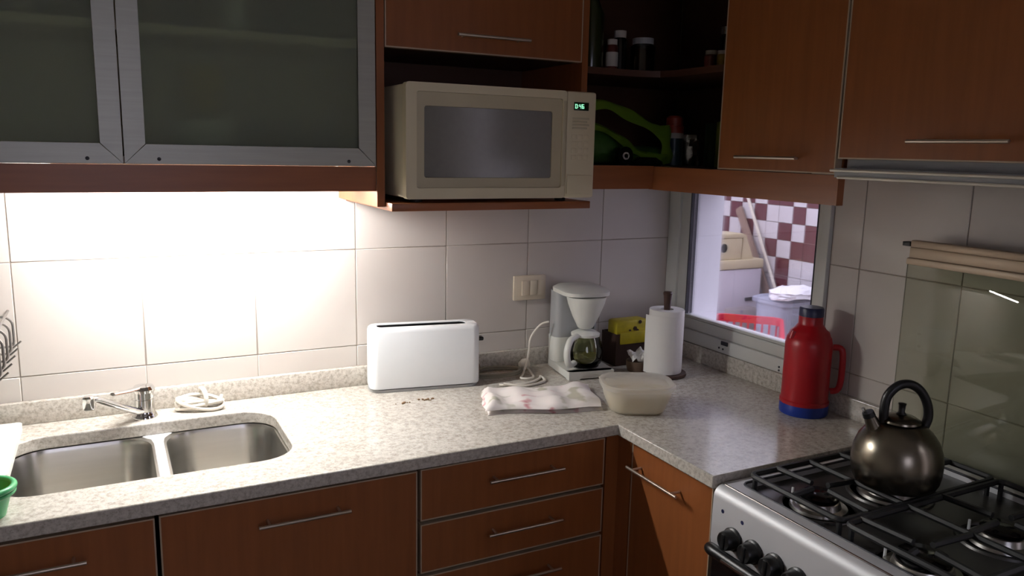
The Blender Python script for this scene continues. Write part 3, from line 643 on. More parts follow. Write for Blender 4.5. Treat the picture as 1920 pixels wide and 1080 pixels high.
# lower shelf
sp_ = thing('spray_can', 'teal can with orange red cap on the lower corner shelf', 'can', (-0.170, -0.205, S1))
MB().lathe([(0, 0), (0.028, 0), (0.028, 0.082), (0, 0.082)], (0, 0, 0), 22).build('body', M['teal'], sp_, world=False)
MB().lathe([(0, 0.0825), (0.0285, 0.0825), (0.0285, 0.098), (0, 0.098)], (0, 0, 0), 22).build('pale_band', M['label'], sp_, world=False)
MB().lathe([(0, 0.0985), (0.029, 0.0985), (0.029, 0.118), (0.026, 0.120), (0.026, 0.143), (0.018, 0.150), (0, 0.150)], (0, 0, 0), 22).build('cap', M['redcap'], sp_, world=False)
rows = []
for i in range(9):
    z = 0.095 * i / 8; pin = 1 - 0.6 * (i / 8) ** 3
    rows.append([((0.030 + random.uniform(-.003, .003)) * math.cos(a), (0.016 * pin + random.uniform(-.003, .003)) * math.sin(a), z) for a in [2 * PI * k / 16 for k in range(16)]])
o = MB().grid(rows, close_v=True, cap=True).build('foil_pouch', M['foil'], None, smooth=25); o.location = (-0.098, -0.205, S1); o.rotation_euler = (0, 0, -0.5); tag(o, 'small crumpled silver foil pouch beside the teal can', 'pouch')
o = MB().box((-0.028, -0.018, 0), (0.028, 0.018, 0.128), 0.0015).build('carton', M['limebox'], None); o.location = (-0.150, -0.42, S1); o.rotation_euler = (0, 0, -0.4); tag(o, 'lime green carton standing against the wall cabinet', 'carton')
o = MB().box((-0.03, -0.02, 0), (0.03, 0.02, 0.125), 0.0015).build('carton', M['greenbox'], None); o.location = (-0.115, -0.335, S1); o.rotation_euler = (0, 0, -0.4); tag(o, 'dark green carton behind the lime green one', 'carton')
# green carrier bag: crumpled body and two handle loops
gb = thing('carrier_bag', 'crumpled green plastic carrier bag lying on the lower corner shelf', 'bag', (-0.36, -0.2, S1))
rows = []
for i in range(15):
    t_ = i / 14; x = -0.53 + 0.315 * t_
    hh = 0.055 + 0.06 * math.sin(PI * min(1, t_ * 1.4)) * (1 - t_ * 0.6); ww = 0.06 * (0.75 + 0.35 * math.sin(PI * t_))
    rows.append([(x + random.uniform(-.004, .004), -0.165 + ww * math.cos(a) * (1 + random.uniform(-.1, .1)), S1 + 0.001 + hh * (0.5 + 0.5 * math.sin(a)) * (1 + random.uniform(-.08, .08))) for a in [2 * PI * k / 16 for k in range(16)]])
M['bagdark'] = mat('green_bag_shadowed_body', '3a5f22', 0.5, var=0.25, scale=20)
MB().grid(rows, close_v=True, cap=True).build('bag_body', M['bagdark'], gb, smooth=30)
def ribbon(pts, wd, name='bag_handle'):
    P_ = spline(pts, 8); rows = []
    for i, p in enumerate(P_):
        t_ = (P_[min(i + 1, len(P_) - 1)] - P_[max(i - 1, 0)]).normalized(); n_ = Vector((t_.z * -1, 0, t_.x)).normalized()
        wv = wd * (1 + 0.22 * math.sin(i * 0.45))
        rows.append([tuple(p + n_ * wv), tuple(p + n_ * wv * 0.3 + Vector((0, -0.006, 0))), tuple(p - n_ * wv), tuple(p - n_ * wv + Vector((0, 0.002, 0))), tuple(p + n_ * wv * 0.3 + Vector((0, -0.004, 0))), tuple(p + n_ * wv + Vector((0, 0.002, 0)))])
    MB().grid(rows, close_v=True, cap=True).build(name, M['bag'], gb, smooth=60)
ribbon([(-0.56, -0.24, 1.700), (-0.46, -0.245, 1.716), (-0.38, -0.24, 1.695), (-0.30, -0.24, 1.665), (-0.245, -0.24, 1.640), (-0.222, -0.235, 1.600)], 0.014)
ribbon([(-0.56, -0.245, 1.660), (-0.47, -0.25, 1.650), (-0.39, -0.25, 1.615), (-0.34, -0.25, 1.585), (-0.28, -0.25, 1.572), (-0.225, -0.245, 1.572)], 0.010)
ribbon([(-0.232, -0.235, 1.665), (-0.228, -0.24, 1.62), (-0.222, -0.24, 1.58), (-0.215, -0.235, 1.552)], 0.019, 'bag_knot')
nl = thing('tape_roll', 'small dark tape roll with pale rim under the green bag', 'tape', (-0.41, -0.285, S1))
MB().lathe([(0.011, -0.010), (0.026, -0.010), (0.026, 0.010), (0.011, 0.010), (0.011, -0.010)], (-0.41, -0.285, S1 + 0.027), 22, 'y').build('tape', M['dark'], nl)
MB().lathe([(0.007, -0.0125), (0.0108, -0.0125), (0.0108, 0.0105), (0.007, 0.0105), (0.007, -0.0125)], (-0.41, -0.285, S1 + 0.027), 18, 'y').build('core', M['label'], nl)
o = loft(MB(), [(rr(0.10, 0.035, 0.012), 0, (0, 0)), (rr(0.11, 0.04, 0.014), 0.012, (0, 0)), (rr(0.07, 0.03, 0.012), 0.024, (0, 0))]).build('pouch', M['dark'], None); o.location = (-0.335, -0.285, S1); tag(o, 'flat dark pouch lying in front of the green bag', 'pouch')

# ------------------------------------------------------------------ cooker
ck = thing('gas_cooker', 'stainless steel gas cooker with raised glass lid', 'cooker', (-0.33, -1.25, 0))
CY0, CY1, CX0, CX1 = -1.520, -0.966, -0.612, -0.030
box('body', M['blackgloss'], ck, (CX0 + 0.02, CY0, 0.02), (CX1, CY1, 0.862), 0.004)
# control panel: rounded top front edge, profile in x,z extruded along y
prof = [(-0.5935, 0.8840)] + [(-0.5905 - 0.024 * math.sin(math.radians(a)), 0.860 + 0.024 * math.cos(math.radians(a))) for a in range(10, 91, 10)] + [(-0.6155, 0.82), (-0.616, 0.765), (-0.614, 0.752), (-0.595, 0.752), (-0.5935, 0.862)]
MB().prism(prof, CY0, CY1, f=lambda u, v, w_: (u, w_, v)).build('control_panel', M['hob_steel'], ck, smooth=50)
oh = MB(); oh.box((-0.6140, CY0 + 0.002, 0.18), (-0.5935, CY1 - 0.004, 0.748), 0.004); od = oh.build('oven_door', M['blackgloss'], ck)
hb = MB(); hb.tube(spline([(-0.616, -0.990, 0.742), (-0.638, -0.994, 0.758), (-0.652, -1.010, 0.766), (-0.654, -1.05, 0.767), (-0.654, -1.24, 0.767), (-0.654, -1.44, 0.767), (-0.652, -1.476, 0.766), (-0.638, -1.492, 0.758), (-0.616, -1.496, 0.742)], 5), 0.0125, 14)
hb.build('oven_handle', M['black'], od)
box('handle_trim', M['steel'], od, (-0.6690, CY0 + 0.09, 0.7655), (-0.6655, CY1 - 0.09, 0.7700))
# hob top: rim plate with recessed tray
f0 = lambda u, v, w_: (u, v, w_)
outer = [(CX0 + 0.022, CY0), (CX1, CY0), (CX1, CY1), (CX0 + 0.022, CY1)]
tx0, tx1, ty0, ty1 = -0.558, -0.060, -1.495, -0.985
inner = [(x + (tx0 + tx1) / 2, y + (ty0 + ty1) / 2) for x, y in rr(tx1 - tx0, ty1 - ty0, 0.02, 4)]
MB().prism(outer, 0.8625, 0.8850, [inner], f0).build('hob_rim', M['hob_steel'], ck)
box('hob_tray', M['hob_top'], ck, (tx0 - 0.004, ty0 - 0.004, 0.8622), (tx1 + 0.004, ty1 + 0.004, 0.8700))
g_ = MB(); g_.tube([(x + (tx0 + tx1) / 2, y + (ty0 + ty1) / 2, 0.8845) for x, y in rr(tx1 - tx0, ty1 - ty0, 0.02, 5)], 0.0028, 6, closed=True); g_.build('tray_gasket', M['gasket'], ck)
# seam strip along the front of the rim
MB().tube([(-0.5895, CY0, 0.8835), (-0.5895, CY1, 0.8835)], 0.0024, 8).build('rim_lip', M['chrome'], ck)
box('rim_seam', M['gasket'], ck, (-0.5932, CY0 + 0.001, 0.870), (-0.5922, CY1 - 0.001, 0.8832))
# knobs
kb = MB(); kb.lathe([(0, 0), (0.0245, 0), (0.0245, -0.006), (0.0215, -0.008), (0.0195, -0.026), (0.017, -0.029), (0, -0.029)], (0, 0, 0), 26, 'x'); kb.box((-0.0315, -0.005, -0.016), (-0.026, 0.005, 0.016), 0.002)
k0 = kb.build('knob', M['black'], ck, world=False); k0.parent = ck
for i in range(6):
    k = k0 if i == 0 else k0.copy()
    if i: C.objects.link(k)
    k.location = Vector((-0.6165, -1.035 - 0.0585 * i - (0.05 if i > 3 else 0), 0.793)) - WL[ck]; k.rotation_euler = (0, math.radians(2), 0)
mk = MB()
for i in range(2): mk.lathe([(0, 0), (0.0045, 0), (0.0045, -0.0012), (0, -0.0012)], (-0.6140, -0.997 - 0.058 * i, 0.838), 12, 'x')
mk.build('printed_mark', M['navy'], ck)
# burners
BR = [(-0.470, -1.118, 0.040), (-0.275, -1.135, 0.048), (-0.268, -1.372, 0.040), (-0.505, -1.378, 0.048)]
for i, (x, y, r) in enumerate(BR):
    bn_ = MB().lathe([(0, 0.8702), (r + 0.018, 0.8702), (r + 0.016, 0.876), (r + 0.004, 0.878), (r, 0.890), (r - 0.004, 0.892), (0, 0.892)], (x, y, 0), 30).build('burner', M['steel'], ck)
    MB().lathe([(0, 0.8922), (r - 0.002, 0.8922), (r - 0.001, 0.899), (r - 0.006, 0.9025), (0, 0.9035)], (x, y, 0), 30).build('burner_cap', M['blackgloss'], bn_)
    MB().lathe([(r + 0.030, 0.8702), (r + 0.040, 0.8702), (r + 0.038, 0.8745), (r + 0.032, 0.8745), (r + 0.030, 0.8702)], (x, y, 0), 30).build('drip_ring', M['hob_top'], bn_)
    MB().lathe([(0, 0.871), (0.003, 0.871), (0.0025, 0.897), (0, 0.898)], (x - 0.02, y + r + 0.012, 0), 8).build('igniter', M['white'], bn_)
# pan supports
for (y0, y1, bs) in ((-1.236, -1.000, BR[:2]), (-1.485, -1.248, BR[2:])):
    gr = MB(); zt = 0.9150; r_ = 0.0062
    gr.tube([(x, y, zt - 0.006) for x, y in [(p[0] - 0.312, p[1] + (y0 + y1) / 2) for p in rr(0.470, y1 - y0, 0.015, 3)]], r_, 6, closed=True)
    gr.tube([(-0.372, y0, zt - 0.005), (-0.372, y1, zt - 0.005)], r_, 6)
    for (x, y, r) in bs:
        for dx, dy in ((1, 0), (-1, 0), (0, 1), (0, -1)):
            ex = (-0.079 if x > -0.372 else -0.374) if dx > 0 else ((-0.370 if x > -0.372 else -0.545) if dx < 0 else x)
            ey = y1 if dy > 0 else (y0 if dy < 0 else y)
            gr.tube([(ex, ey, zt - 0.004), (x + dx * 0.022, y + dy * 0.022, zt)], r_, 6)
    for x in (-0.540, -0.085):
        for y in (y0 + 0.008, y1 - 0.008): gr.tube([(x, y, zt - 0.006), (x, y, 0.8703)], r_ * 0.9, 6)
    gr.build('pan_support', M['iron'], ck)
# lid
ld = MB(); ld.box((-0.066, CY0 + 0.004, 0.905), (-0.061, CY1 + 0.000, 1.342), 0.001); lid = ld.build('glass_lid', M['lidglass'], ck)
lt = MB(); lt.box((-0.074, CY0 + 0.004, 1.338), (-0.056, CY1 - 0.002, 1.354), 0.003); lt.box((-0.070, CY0 + 0.004, 1.3545), (-0.058, CY1 - 0.006, 1.379), 0.002); lt.box((-0.075, CY0 + 0.004, 1.3795), (-0.056, CY1 - 0.010, 1.396), 0.003)
lt.build('lid_rail', M['edge'], lid); box('rail_end', M['black'], lid, (-0.076, CY1 - 0.0095, 1.381), (-0.057, CY1 + 0.010, 1.391), 0.001)
for y in (CY0 + 0.08, CY1 - 0.10): box('hinge', M['hob_steel'], lid, (-0.072, y - 0.018, 0.8855), (-0.046, y + 0.018, 0.9045), 0.003)

# ------------------------------------------------------------------ kettle
KX, KY = -0.325, -1.178
kt = thing('kettle', 'round steel whistling kettle with black loop handle on the cooker', 'kettle', (KX, KY, 0.918))
ks = 0.885
MB().lathe([(r_ * ks, z) for r_, z in [(0, 0.9225), (0.078, 0.9225), (0.087, 0.926), (0.094, 0.938), (0.098, 0.957), (0.0985, 0.975), (0.095, 0.998), (0.087, 1.018), (0.073, 1.036), (0.056, 1.049), (0.041, 1.055), (0, 1.056)]], (KX, KY, 0), 40).build('body', M['kettle'], kt, smooth=60)
kl = MB().lathe([(0, 1.0562), (0.039, 1.0562), (0.038, 1.060), (0.028, 1.066), (0.012, 1.070), (0, 1.0705)], (KX, KY, 0), 30).build('lid', M['kettle'], kt)
MB().lathe([(0, 1.0707), (0.010, 1.0707), (0.006, 1.076), (0.0065, 1.088), (0.008, 1.093), (0, 1.095)], (KX, KY, 0), 14).build('lid_knob', M['black'], kl)
R_ = Vector((0.888, -0.459, 0))
kp = lambda a, z: tuple(Vector((KX, KY, z)) + R_ * a)
MB().tube([kp(-0.050, 1.035), kp(-0.057, 1.050), kp(-0.064, 1.064)], [0.017, 0.014, 0.0115], 14).build('spout', M['kettle'], kt)
MB().tube([kp(-0.0645, 1.0645), kp(-0.069, 1.074)], [0.0125, 0.0115], 14).build('whistle_cap', M['black'], kt)
MB().tube([kp(-0.068, 1.058), kp(-0.079, 1.082)], 0.0034, 8).build('whistle_lever', M['chrome'], kt)
MB().tube(spline([kp(-0.034, 1.049), kp(-0.036, 1.080), kp(-0.032, 1.108), kp(-0.014, 1.129), kp(0.009, 1.134), kp(0.032, 1.122), kp(0.049, 1.096), kp(0.055, 1.068), kp(0.050, 1.046), kp(0.043, 1.032)], 6), 0.0092, 12).build('handle', M['black'], kt)

# ------------------------------------------------------------------ thermos flask
FX, FY = -0.090, -0.720
tf = thing('thermos_flask', 'red thermos flask with blue base and navy cap by the window', 'flask', (FX, FY, 0.9))
MB().lathe([(0, 0.9003), (0.061, 0.9003), (0.063, 0.904), (0.063, 0.929), (0.0, 0.929)], (FX, FY, 0), 36).build('base', M['blue'], tf)
MB().lathe([(0, 0.9293), (0.0635, 0.9293), (0.0635, 0.938), (0.0605, 0.941), (0.060, 1.060), (0.0605, 1.090), (0.0565, 1.110), (0.054, 1.112), (0.050, 1.124), (0.041, 1.132), (0.0335, 1.142), (0.031, 1.146), (0.031, 1.166), (0, 1.166)], (FX, FY, 0), 36).build('body', M['red'], tf)
MB().lathe([(0, 1.1663), (0.0315, 1.1663), (0.0315, 1.186), (0.029, 1.190), (0, 1.191)], (FX, FY, 0), 30).build('cap', M['navy'], tf)
hd_ = [(FX + 0.048, FY - 0.040, 1.085), (FX + 0.060, FY - 0.058, 1.08), (FX + 0.062, FY - 0.062, 1.03), (FX + 0.060, FY - 0.058, 0.975), (FX + 0.045, FY - 0.043, 0.965)]
MB().tube(spline(hd_, 5), 0.0085, 10).build('handle', M['red'], tf)
MB().tube([(FX - 0.052, FY + 0.012, 1.106), (FX - 0.046, FY + 0.010, 1.126)], 0.009, 10).build('pour_spout', M['red'], tf)

# ------------------------------------------------------------------ paper towel roll and holder
RX, RY = -0.213, -0.272
ph = thing('paper_towel_holder', 'dark wooden paper towel holder with turned knob in the corner', 'holder', (RX, RY, 0.9))
MB().lathe([(0, 0.9003), (0.068, 0.9003), (0.070, 0.904), (0.068, 0.910), (0.012, 0.911), (0.010, 1.112), (0.0105, 1.120), (0.0125, 1.150), (0.0145, 1.158), (0.012, 1.163), (0, 1.164)], (RX, RY, 0), 28).build('post_and_base', M['stick'], ph)
pr = thing('paper_towel_roll', 'white paper towel roll with loose end standing on its wooden holder', 'paper roll', (RX, RY, 0.9115))
MB().lathe([(0.020, 0.9115), (0.053, 0.9115), (0.054, 0.914), (0.054, 1.106), (0.053, 1.1085), (0.020, 1.1085), (0.020, 0.9115)], (RX, RY, 0), 40).build('roll', M['paper'], pr)
rows = []
for k in range(9):
    a = math.radians(165 + 12 * k); r_ = 0.0552 + 0.012 * (1 - k / 8) ** 2
    rows.append([(RX + r_ * math.cos(a), RY + r_ * math.sin(a), 0.9125), (RX + r_ * math.cos(a), RY + r_ * math.sin(a), 1.094), (RX + (r_ + .0012) * math.cos(a), RY + (r_ + .0012) * math.sin(a), 1.094), (RX + (r_ + .0012) * math.cos(a), RY + (r_ + .0012) * math.sin(a), 0.9125)])
MB().grid(rows, close_v=True, cap=True).build('loose_sheet', M['paper'], pr)

# ------------------------------------------------------------------ coffee maker (local frame: front = -y)
cm = thing('coffee_maker', 'white drip coffee maker with glass carafe in front of the tiled wall', 'coffee maker', (-0.440, -0.135, 0.9), math.radians(-9))
def cmb(mb, name, m, par=cm, sm=45): return mb.build(name, m, par, world=False, smooth=sm)
bs = MB(); bs.prism([(x, y) for x, y in rr(0.150, 0.195, 0.022, 5)], 0.004, 0.026); o = cmb(bs, 'base', M['white_warm'])
ft = MB(); ft.prism([(-0.074, 0.0006), (-0.040, 0.0006), (-0.030, 0.012), (0.0, 0.019), (0.030, 0.012), (0.040, 0.0006), (0.074, 0.0006), (0.074, 0.026), (-0.074, 0.026)], -0.100, -0.075, f=lambda u, v, w_: (u, w_, v)); cmb(ft, 'front_foot', M['white_warm'])
MB().lathe([(0, 0.0262), (0.045, 0.0262), (0.045, 0.029), (0, 0.029)], (0.004, -0.030, 0), 26).build('hot_plate', M['black'], cm, world=False)
tw = MB(); loft(tw, [(rr(0.146, 0.070, 0.02), 0.0262, (0, 0.060)), (rr(0.142, 0.070, 0.02), 0.25, (0, 0.060))]); cmb(tw, 'water_tank', M['grey_plastic'])
MB().box((0.046, 0.0190, 0.13), (0.056, 0.0245, 0.22), 0.001).build('water_gauge', M['jarglass'], cm, world=False)
lo = MB(); loft(lo, [(rr(0.149, 0.072, 0.022), 0.0264, (0, 0.060)), (rr(0.150, 0.072, 0.022), 0.105, (0, 0.060))]); cmb(lo, 'tank_base', M['white_warm'])
fu = MB(); fu.lathe([(0.016, 0.146), (0.022, 0.150), (0.038, 0.185), (0.052, 0.225), (0.057, 0.247), (0.0, 0.247)], (0.0, -0.038, 0), 30, sx=1.1); cmb(fu, 'filter_funnel', M['white_warm'])
tl = MB(); loft(tl, [(rr(0.150, 0.175, 0.05, 6), 0.2505, (0, 0.006)), (rr(0.152, 0.177, 0.05, 6), 0.262, (0, 0.006)), (rr(0.130, 0.150, 0.045, 6), 0.270, (0, 0.006))]); cmb(tl, 'lid', M['white_warm'])
ca = MB(); ca.lathe([(0, 0.030), (0.042, 0.030), (0.052, 0.040), (0.056, 0.060), (0.054, 0.085), (0.046, 0.110), (0.042, 0.122), (0.0405, 0.122), (0.0445, 0.110), (0.0525, 0.085), (0.0545, 0.060), (0.0505, 0.042), (0.0415, 0.032), (0, 0.032)], (0.004, -0.032, 0), 34); cf = cmb(ca, 'carafe', M['carafe'])
cmb(MB().lathe([(0, 0.0325), (0.040, 0.0325), (0.0495, 0.043), (0.0535, 0.058), (0, 0.058)], (0.004, -0.032, 0), 30), 'coffee', M['coffee'], cf)
cmb(MB().lathe([(0, 0.1225), (0.044, 0.1225), (0.045, 0.130), (0.03, 0.138), (0, 0.140)], (0.004, -0.032, 0), 30), 'carafe_lid', M['white_warm'], cf)
hp = spline([(-0.036, -0.058, 0.128), (-0.066, -0.083, 0.122), (-0.082, -0.097, 0.095), (-0.080, -0.096, 0.065), (-0.066, -0.082, 0.044), (-0.044, -0.064, 0.046)], 6)
cmb(MB().tube(hp, 0.0105, 12, flat=0.8), 'carafe_handle', M['white_warm'], cf)
# its cord runs down the wall side to the plug
cpts = [(-0.525, -0.085, 1.055), (-0.55, -0.075, 1.045), (-0.575, -0.062, 1.005), (-0.582, -0.062, 0.96), (-0.602, -0.085, 0.928), (-0.635, -0.125, 0.9075), (-0.655, -0.150, 0.9055), (-0.64, -0.165, 0.9055), (-0.615, -0.155, 0.9055), (-0.605, -0.125, 0.9075), (-0.600, -0.090, 0.914), (-0.607, -0.0605, 0.9185)]
cw = MB().tube(spline(cpts, 8), 0.0034, 8).build('power_cord', M['cordwhite'], None)
cw.parent = cm; cw.matrix_parent_inverse = (Matrix.Translation(Vector((-0.440, -0.135, 0.9))) @ Matrix.Rotation(math.radians(-9), 4, 'Z')).inverted()
pl = MB().lathe([(0, -0.02), (0.010, -0.02), (0.018, -0.008), (0.018, 0.008), (0, 0.008)], (-0.592, -0.060, 0.9185), 20, 'x').build('plug', M['cordwhite'], None)
for dy in (-0.007, 0.007): box('pin', M['steel'], pl, (-0.583, -0.060 + dy - 0.002, 0.9165), (-0.566, -0.060 + dy + 0.002, 0.9205))
pl.parent = cm; pl.matrix_parent_inverse = cw.matrix_parent_inverse.copy()
cl = []
for k in range(2 * 26 + 1):
    a = 2 * PI * k / 26; rx = 0.085 - 0.006 * (k / 26); cl.append((-0.700 + rx * math.cos(a), -0.080 + 0.050 * math.sin(a), 0.905 + 0.0065 * (k / 26)))
pc_ = MB().tube(cl, 0.0038, 8).build('appliance_cord', M['cordgrey'], None); tag(pc_, 'coiled grey white appliance cord beside the toaster end', 'cord')
pts = spline([(-0.745, -0.185, 0.9045), (-0.72, -0.20, 0.9045), (-0.66, -0.205, 0.9045), (-0.605, -0.175, 0.9045), (-0.59, -0.155, 0.9045), (-0.605, -0.205, 0.9045), (-0.68, -0.225, 0.9045), (-0.738, -0.198, 0.9105)], 7)
tag(MB().tube(pts, 0.0038, 8).build('loose_cord', M['cordwhite'], None), 'looped white cord lying behind the printed towel', 'cord')

# ------------------------------------------------------------------ toaster (local frame)
ts = thing('long_slot_toaster', 'white long slot toaster on the worktop by the tiled wall', 'toaster', (-0.946, -0.094, 0.9), math.radians(-9))
def tsm(mb, name, m, par=ts, sm=45): return mb.build(name, m, par, world=False, smooth=sm)
tsm(loft(MB(), [(rr(0.318, 0.084, 0.038, 8), 0.0005, (0, 0)), (rr(0.322, 0.088, 0.040, 8), 0.0085, (0, 0))]), 'base_plate', M['grey_plastic'])
tb = MB()
S = [(0.318, 0.088, 0.011), (0.320, 0.090, 0.016), (0.318, 0.088, 0.172), (0.314, 0.084, 0.180), (0.306, 0.076, 0.1845)]
ob = [[(x, y, z) for x, y in rr(w_, d_, min(0.024, d_ * 0.4), 8)] for w_, d_, z in S]
slot = [[(x - 0.006, y, z) for x, y in rr(0.258, 0.036, 0.014, 8)] for z in (0.1845, 0.1825)]
tb.grid(ob + slot, close_v=True)
body = tsm(tb, 'body', M['white'])
ln = MB(); ln.grid([[(x - 0.006, y, z) for x, y in rr(0.258, 0.036, 0.014, 8)] for z in (0.1824, 0.10)] + [[(x - 0.006, y, 0.10) for x, y in rr(0.02, 0.01, 0.004, 8)]], close_v=True, cap=False)
tsm(ln, 'slot_liner', M['black'], body)
hw = MB()
for k in range(11): hw.tube([(-0.125 + 0.0235 * k, -0.0165, 0.166), (-0.125 + 0.0235 * k, 0.0165, 0.166)], 0.0012, 5)
tsm(hw, 'guard_wire', M['wire'], body)
tsm(MB().box((0.1575, -0.012, 0.128), (0.178, 0.012, 0.140), 0.004), 'lever', M['black'], ts)
tsm(MB().lathe([(0, 0.157), (0.012, 0.157), (0.011, 0.168), (0, 0.168)], (0, 0, 0.045), 16, 'x'), 'dial', M['tan'], ts)

# ------------------------------------------------------------------ switch plate
sw = thing('wall_switch', 'cream switch plate with two rockers on the tiled wall', 'switch', (-0.555, -0.01, 1.15))
mb = MB(); mb.box((-0.613, -0.011, 1.113), (-0.497, -0.0005, 1.193), 0.004); mb.build('plate', M['ivory'], sw)
for x in (-0.573, -0.544): box('rocker', M['ivory'], sw, (x - 0.013, -0.0150, 1.129), (x + 0.013, -0.0112, 1.177), 0.002)
box('blank_insert', M['ivory'], sw, (-0.529, -0.0128, 1.129), (-0.506, -0.0112, 1.177), 0.001)

# ------------------------------------------------------------------ carton with yellow packet, small pot with paper
ct = thing('open_carton', 'dark brown open carton behind the paper towel roll', 'carton', (-0.225, -0.095, 0.9))
mb = MB(); mb.box((-0.305, -0.140, 0.9005), (-0.165, -0.136, 1.005)); mb.box((-0.305, -0.060, 0.9005), (-0.165, -0.056, 1.005)); mb.box((-0.305, -0.1355, 0.9005), (-0.301, -0.0605, 1.005)); mb.box((-0.169, -0.1355, 0.9005), (-0.165, -0.0605, 1.005)); mb.box((-0.3005, -0.1355, 0.9005), (-0.1695, -0.0605, 0.904))
mb.build('carton_box', M['brown'], ct)
yp = MB().box((-0.296, -0.128, 0.950), (-0.174, -0.072, 1.046), 0.008).build('yellow_packet', M['yellow'], None)
tag(yp, 'yellow printed packet sticking out of the dark brown carton', 'packet')
fp = MB()
for x, z, r in ((-0.225, 1.018, 0.007), (-0.216, 1.010, 0.006), (-0.228, 1.006, 0.005), (-0.206, 1.038, 0.006), (-0.245, 1.012, 0.004)): fp.lathe([(0, 0), (r, 0), (r, -0.002), (0, -0.002)], (x, -0.1281, z), 8, 'y')
fp.build('flower_print', M['brown'], yp)
fl_ = MB(); fl_.box((-0.292, -0.1445, 0.972), (-0.176, -0.1405, 1.010), 0.001); fl_.box((-0.292, -0.1405, 1.0055), (-0.176, -0.1285, 1.010), 0.001); fl_.build('hanging_flap', M['yellow'], yp)
simple('small_pot', M['tan'], [(0, 0.0004), (0.030, 0.0004), (0.034, 0.02), (0.034, 0.034), (0.030, 0.034), (0.029, 0.006), (0, 0.006)], (-0.268, -0.205, 0.9), 'small tan pot holding crumpled white paper', 'pot')
rows = []
for i in range(9):
    rows.append([(-0.268 + (j / 8 - 0.5) * 0.058 + random.uniform(-.003, .003), -0.205 + (i / 8 - 0.5) * 0.04 + random.uniform(-.003, .003), 0.940 + 0.022 * (i / 8) + 0.008 * math.sin(j * 1.1) + random.uniform(-.004, .004)) for j in range(9)])
o = MB().grid(rows).build('paper_scrap', M['paper'], None, smooth=20); md = o.modifiers.new('thickness', 'SOLIDIFY'); md.thickness = 0.0025
tag(o, 'crumpled white paper scrap on the small tan pot', 'paper')

# ------------------------------------------------------------------ storage tub (local frame)
sb = thing('storage_tub', 'cloudy plastic food tub with clear lid at the worktop inner corner', 'container', (-0.497, -0.517, 0.9), math.radians(-25))
out = [(0.126, 0.105, 0.034, 0.0005), (0.146, 0.122, 0.042, 0.006), (0.172, 0.142, 0.052, 0.038), (0.184, 0.152, 0.056, 0.066)]
tbm = MB(); tbm.grid([[(x, y, z) for x, y in rr(w_, d_, r_, 6)] for w_, d_, r_, z in out] + [[(x, y, z) for x, y in rr(w_ - 0.004, d_ - 0.004, r_ - 0.002, 6)] for w_, d_, r_, z in out[::-1][:3]] + [[(x, y, 0.004) for x, y in rr(0.124, 0.103, 0.03, 6)]], close_v=True, cap=True)
tbm.build('tub', M['tub'], sb, world=False)
loft(MB(), [(rr(0.136, 0.110, 0.032, 6), 0.0065, (0, 0)), (rr(0.154, 0.126, 0.044, 6), 0.030, (0, 0)), (rr(0.166, 0.136, 0.048, 6), 0.054, (0, 0))]).build('contents', M['grain'], sb, world=False)
tl_ = MB(); secs = [(0.194, 0.162, 0.058, 0.0665), (0.198, 0.166, 0.060, 0.070), (0.198, 0.166, 0.060, 0.077), (0.192, 0.160, 0.058, 0.080), (0.172, 0.142, 0.052, 0.079), (0.164, 0.134, 0.050, 0.075), (0.02, 0.02, 0.009, 0.075)]
tl_.grid([[(x, y, z) for x, y in rr(w_, d_, r_, 6)] for w_, d_, r_, z in secs], close_v=True, cap=True); tl_.build('lid', M['tub'], sb, world=False)

# ------------------------------------------------------------------ printed tea towel
TA, TB_, TC, TD = Vector((-0.892, -0.402, 0)), Vector((-0.590, -0.500, 0)), Vector((-0.515, -0.312, 0)), Vector((-0.828, -0.238, 0))
def towel_layer(z0, hz, inset, seed):
    rnd = random.Random(seed); top = []; NU, NV = 34, 18
    ph = [rnd.uniform(0, 6) for _ in range(6)]
    for i in range(NU + 1):
        u = i / NU; row = []
        for j in range(NV + 1):
            v = j / NV
            p = (TA * (1 - u) + TB_ * u) * (1 - v) + (TD * (1 - u) + TC * u) * v
            p = p + Vector((0.006 * math.sin(v * 7 + ph[0]), 0.007 * math.sin(u * 9 + ph[1]), 0)) * 1.0
            edge = min(1, min(u, 1 - u) * 14, min(v, 1 - v) * 8)
            z = hz * edge ** 0.5 * (0.75 + 0.25 * math.sin(u * 11 + v * 5 + ph[2])) + 0.004 * math.sin(u * 23 + ph[3]) * edge + 0.003 * math.sin(v * 19 + u * 6 + ph[4]) * edge
            if u < 0.22: z += 0.014 * (1 - u / 0.22) * (0.6 + 0.4 * math.sin(v * 17 + ph[5])) * edge
            row.append((p.x, p.y, 0.9 + z0 + max(0.0006, z)))
        top.append(row)
    mb = MB(); mb.grid(top)
    mb.grid([[(x, y, 0.9 + z0) for x, y, z in r] for r in top][::-1])
    # skirt joining both sheets
    rim = [top[i][0] for i in range(NU + 1)] + [top[NU][j] for j in range(1, NV + 1)] + [top[i][NV] for i in range(NU - 1, -1, -1)] + [top[0][j] for j in range(NV - 1, 0, -1)]
    mb.grid([[(x, y, z) for x, y, z in rim], [(x, y, 0.9 + z0) for x, y, z in rim]], close_v=True)
    bmesh.ops.remove_doubles(mb.bm, verts=mb.bm.verts, dist=0.0002)
    return mb
tw_ = thing('tea_towel', 'folded white tea towel with pink print on the worktop', 'towel', (-0.70, -0.37, 0.9))
towel_layer(0.0006, 0.010, 0, 1).build('lower_fold', M['towel'], tw_, smooth=60)
towel_layer(0.0125, 0.013, 0, 2).build('upper_fold', M['towel'], tw_, smooth=60)

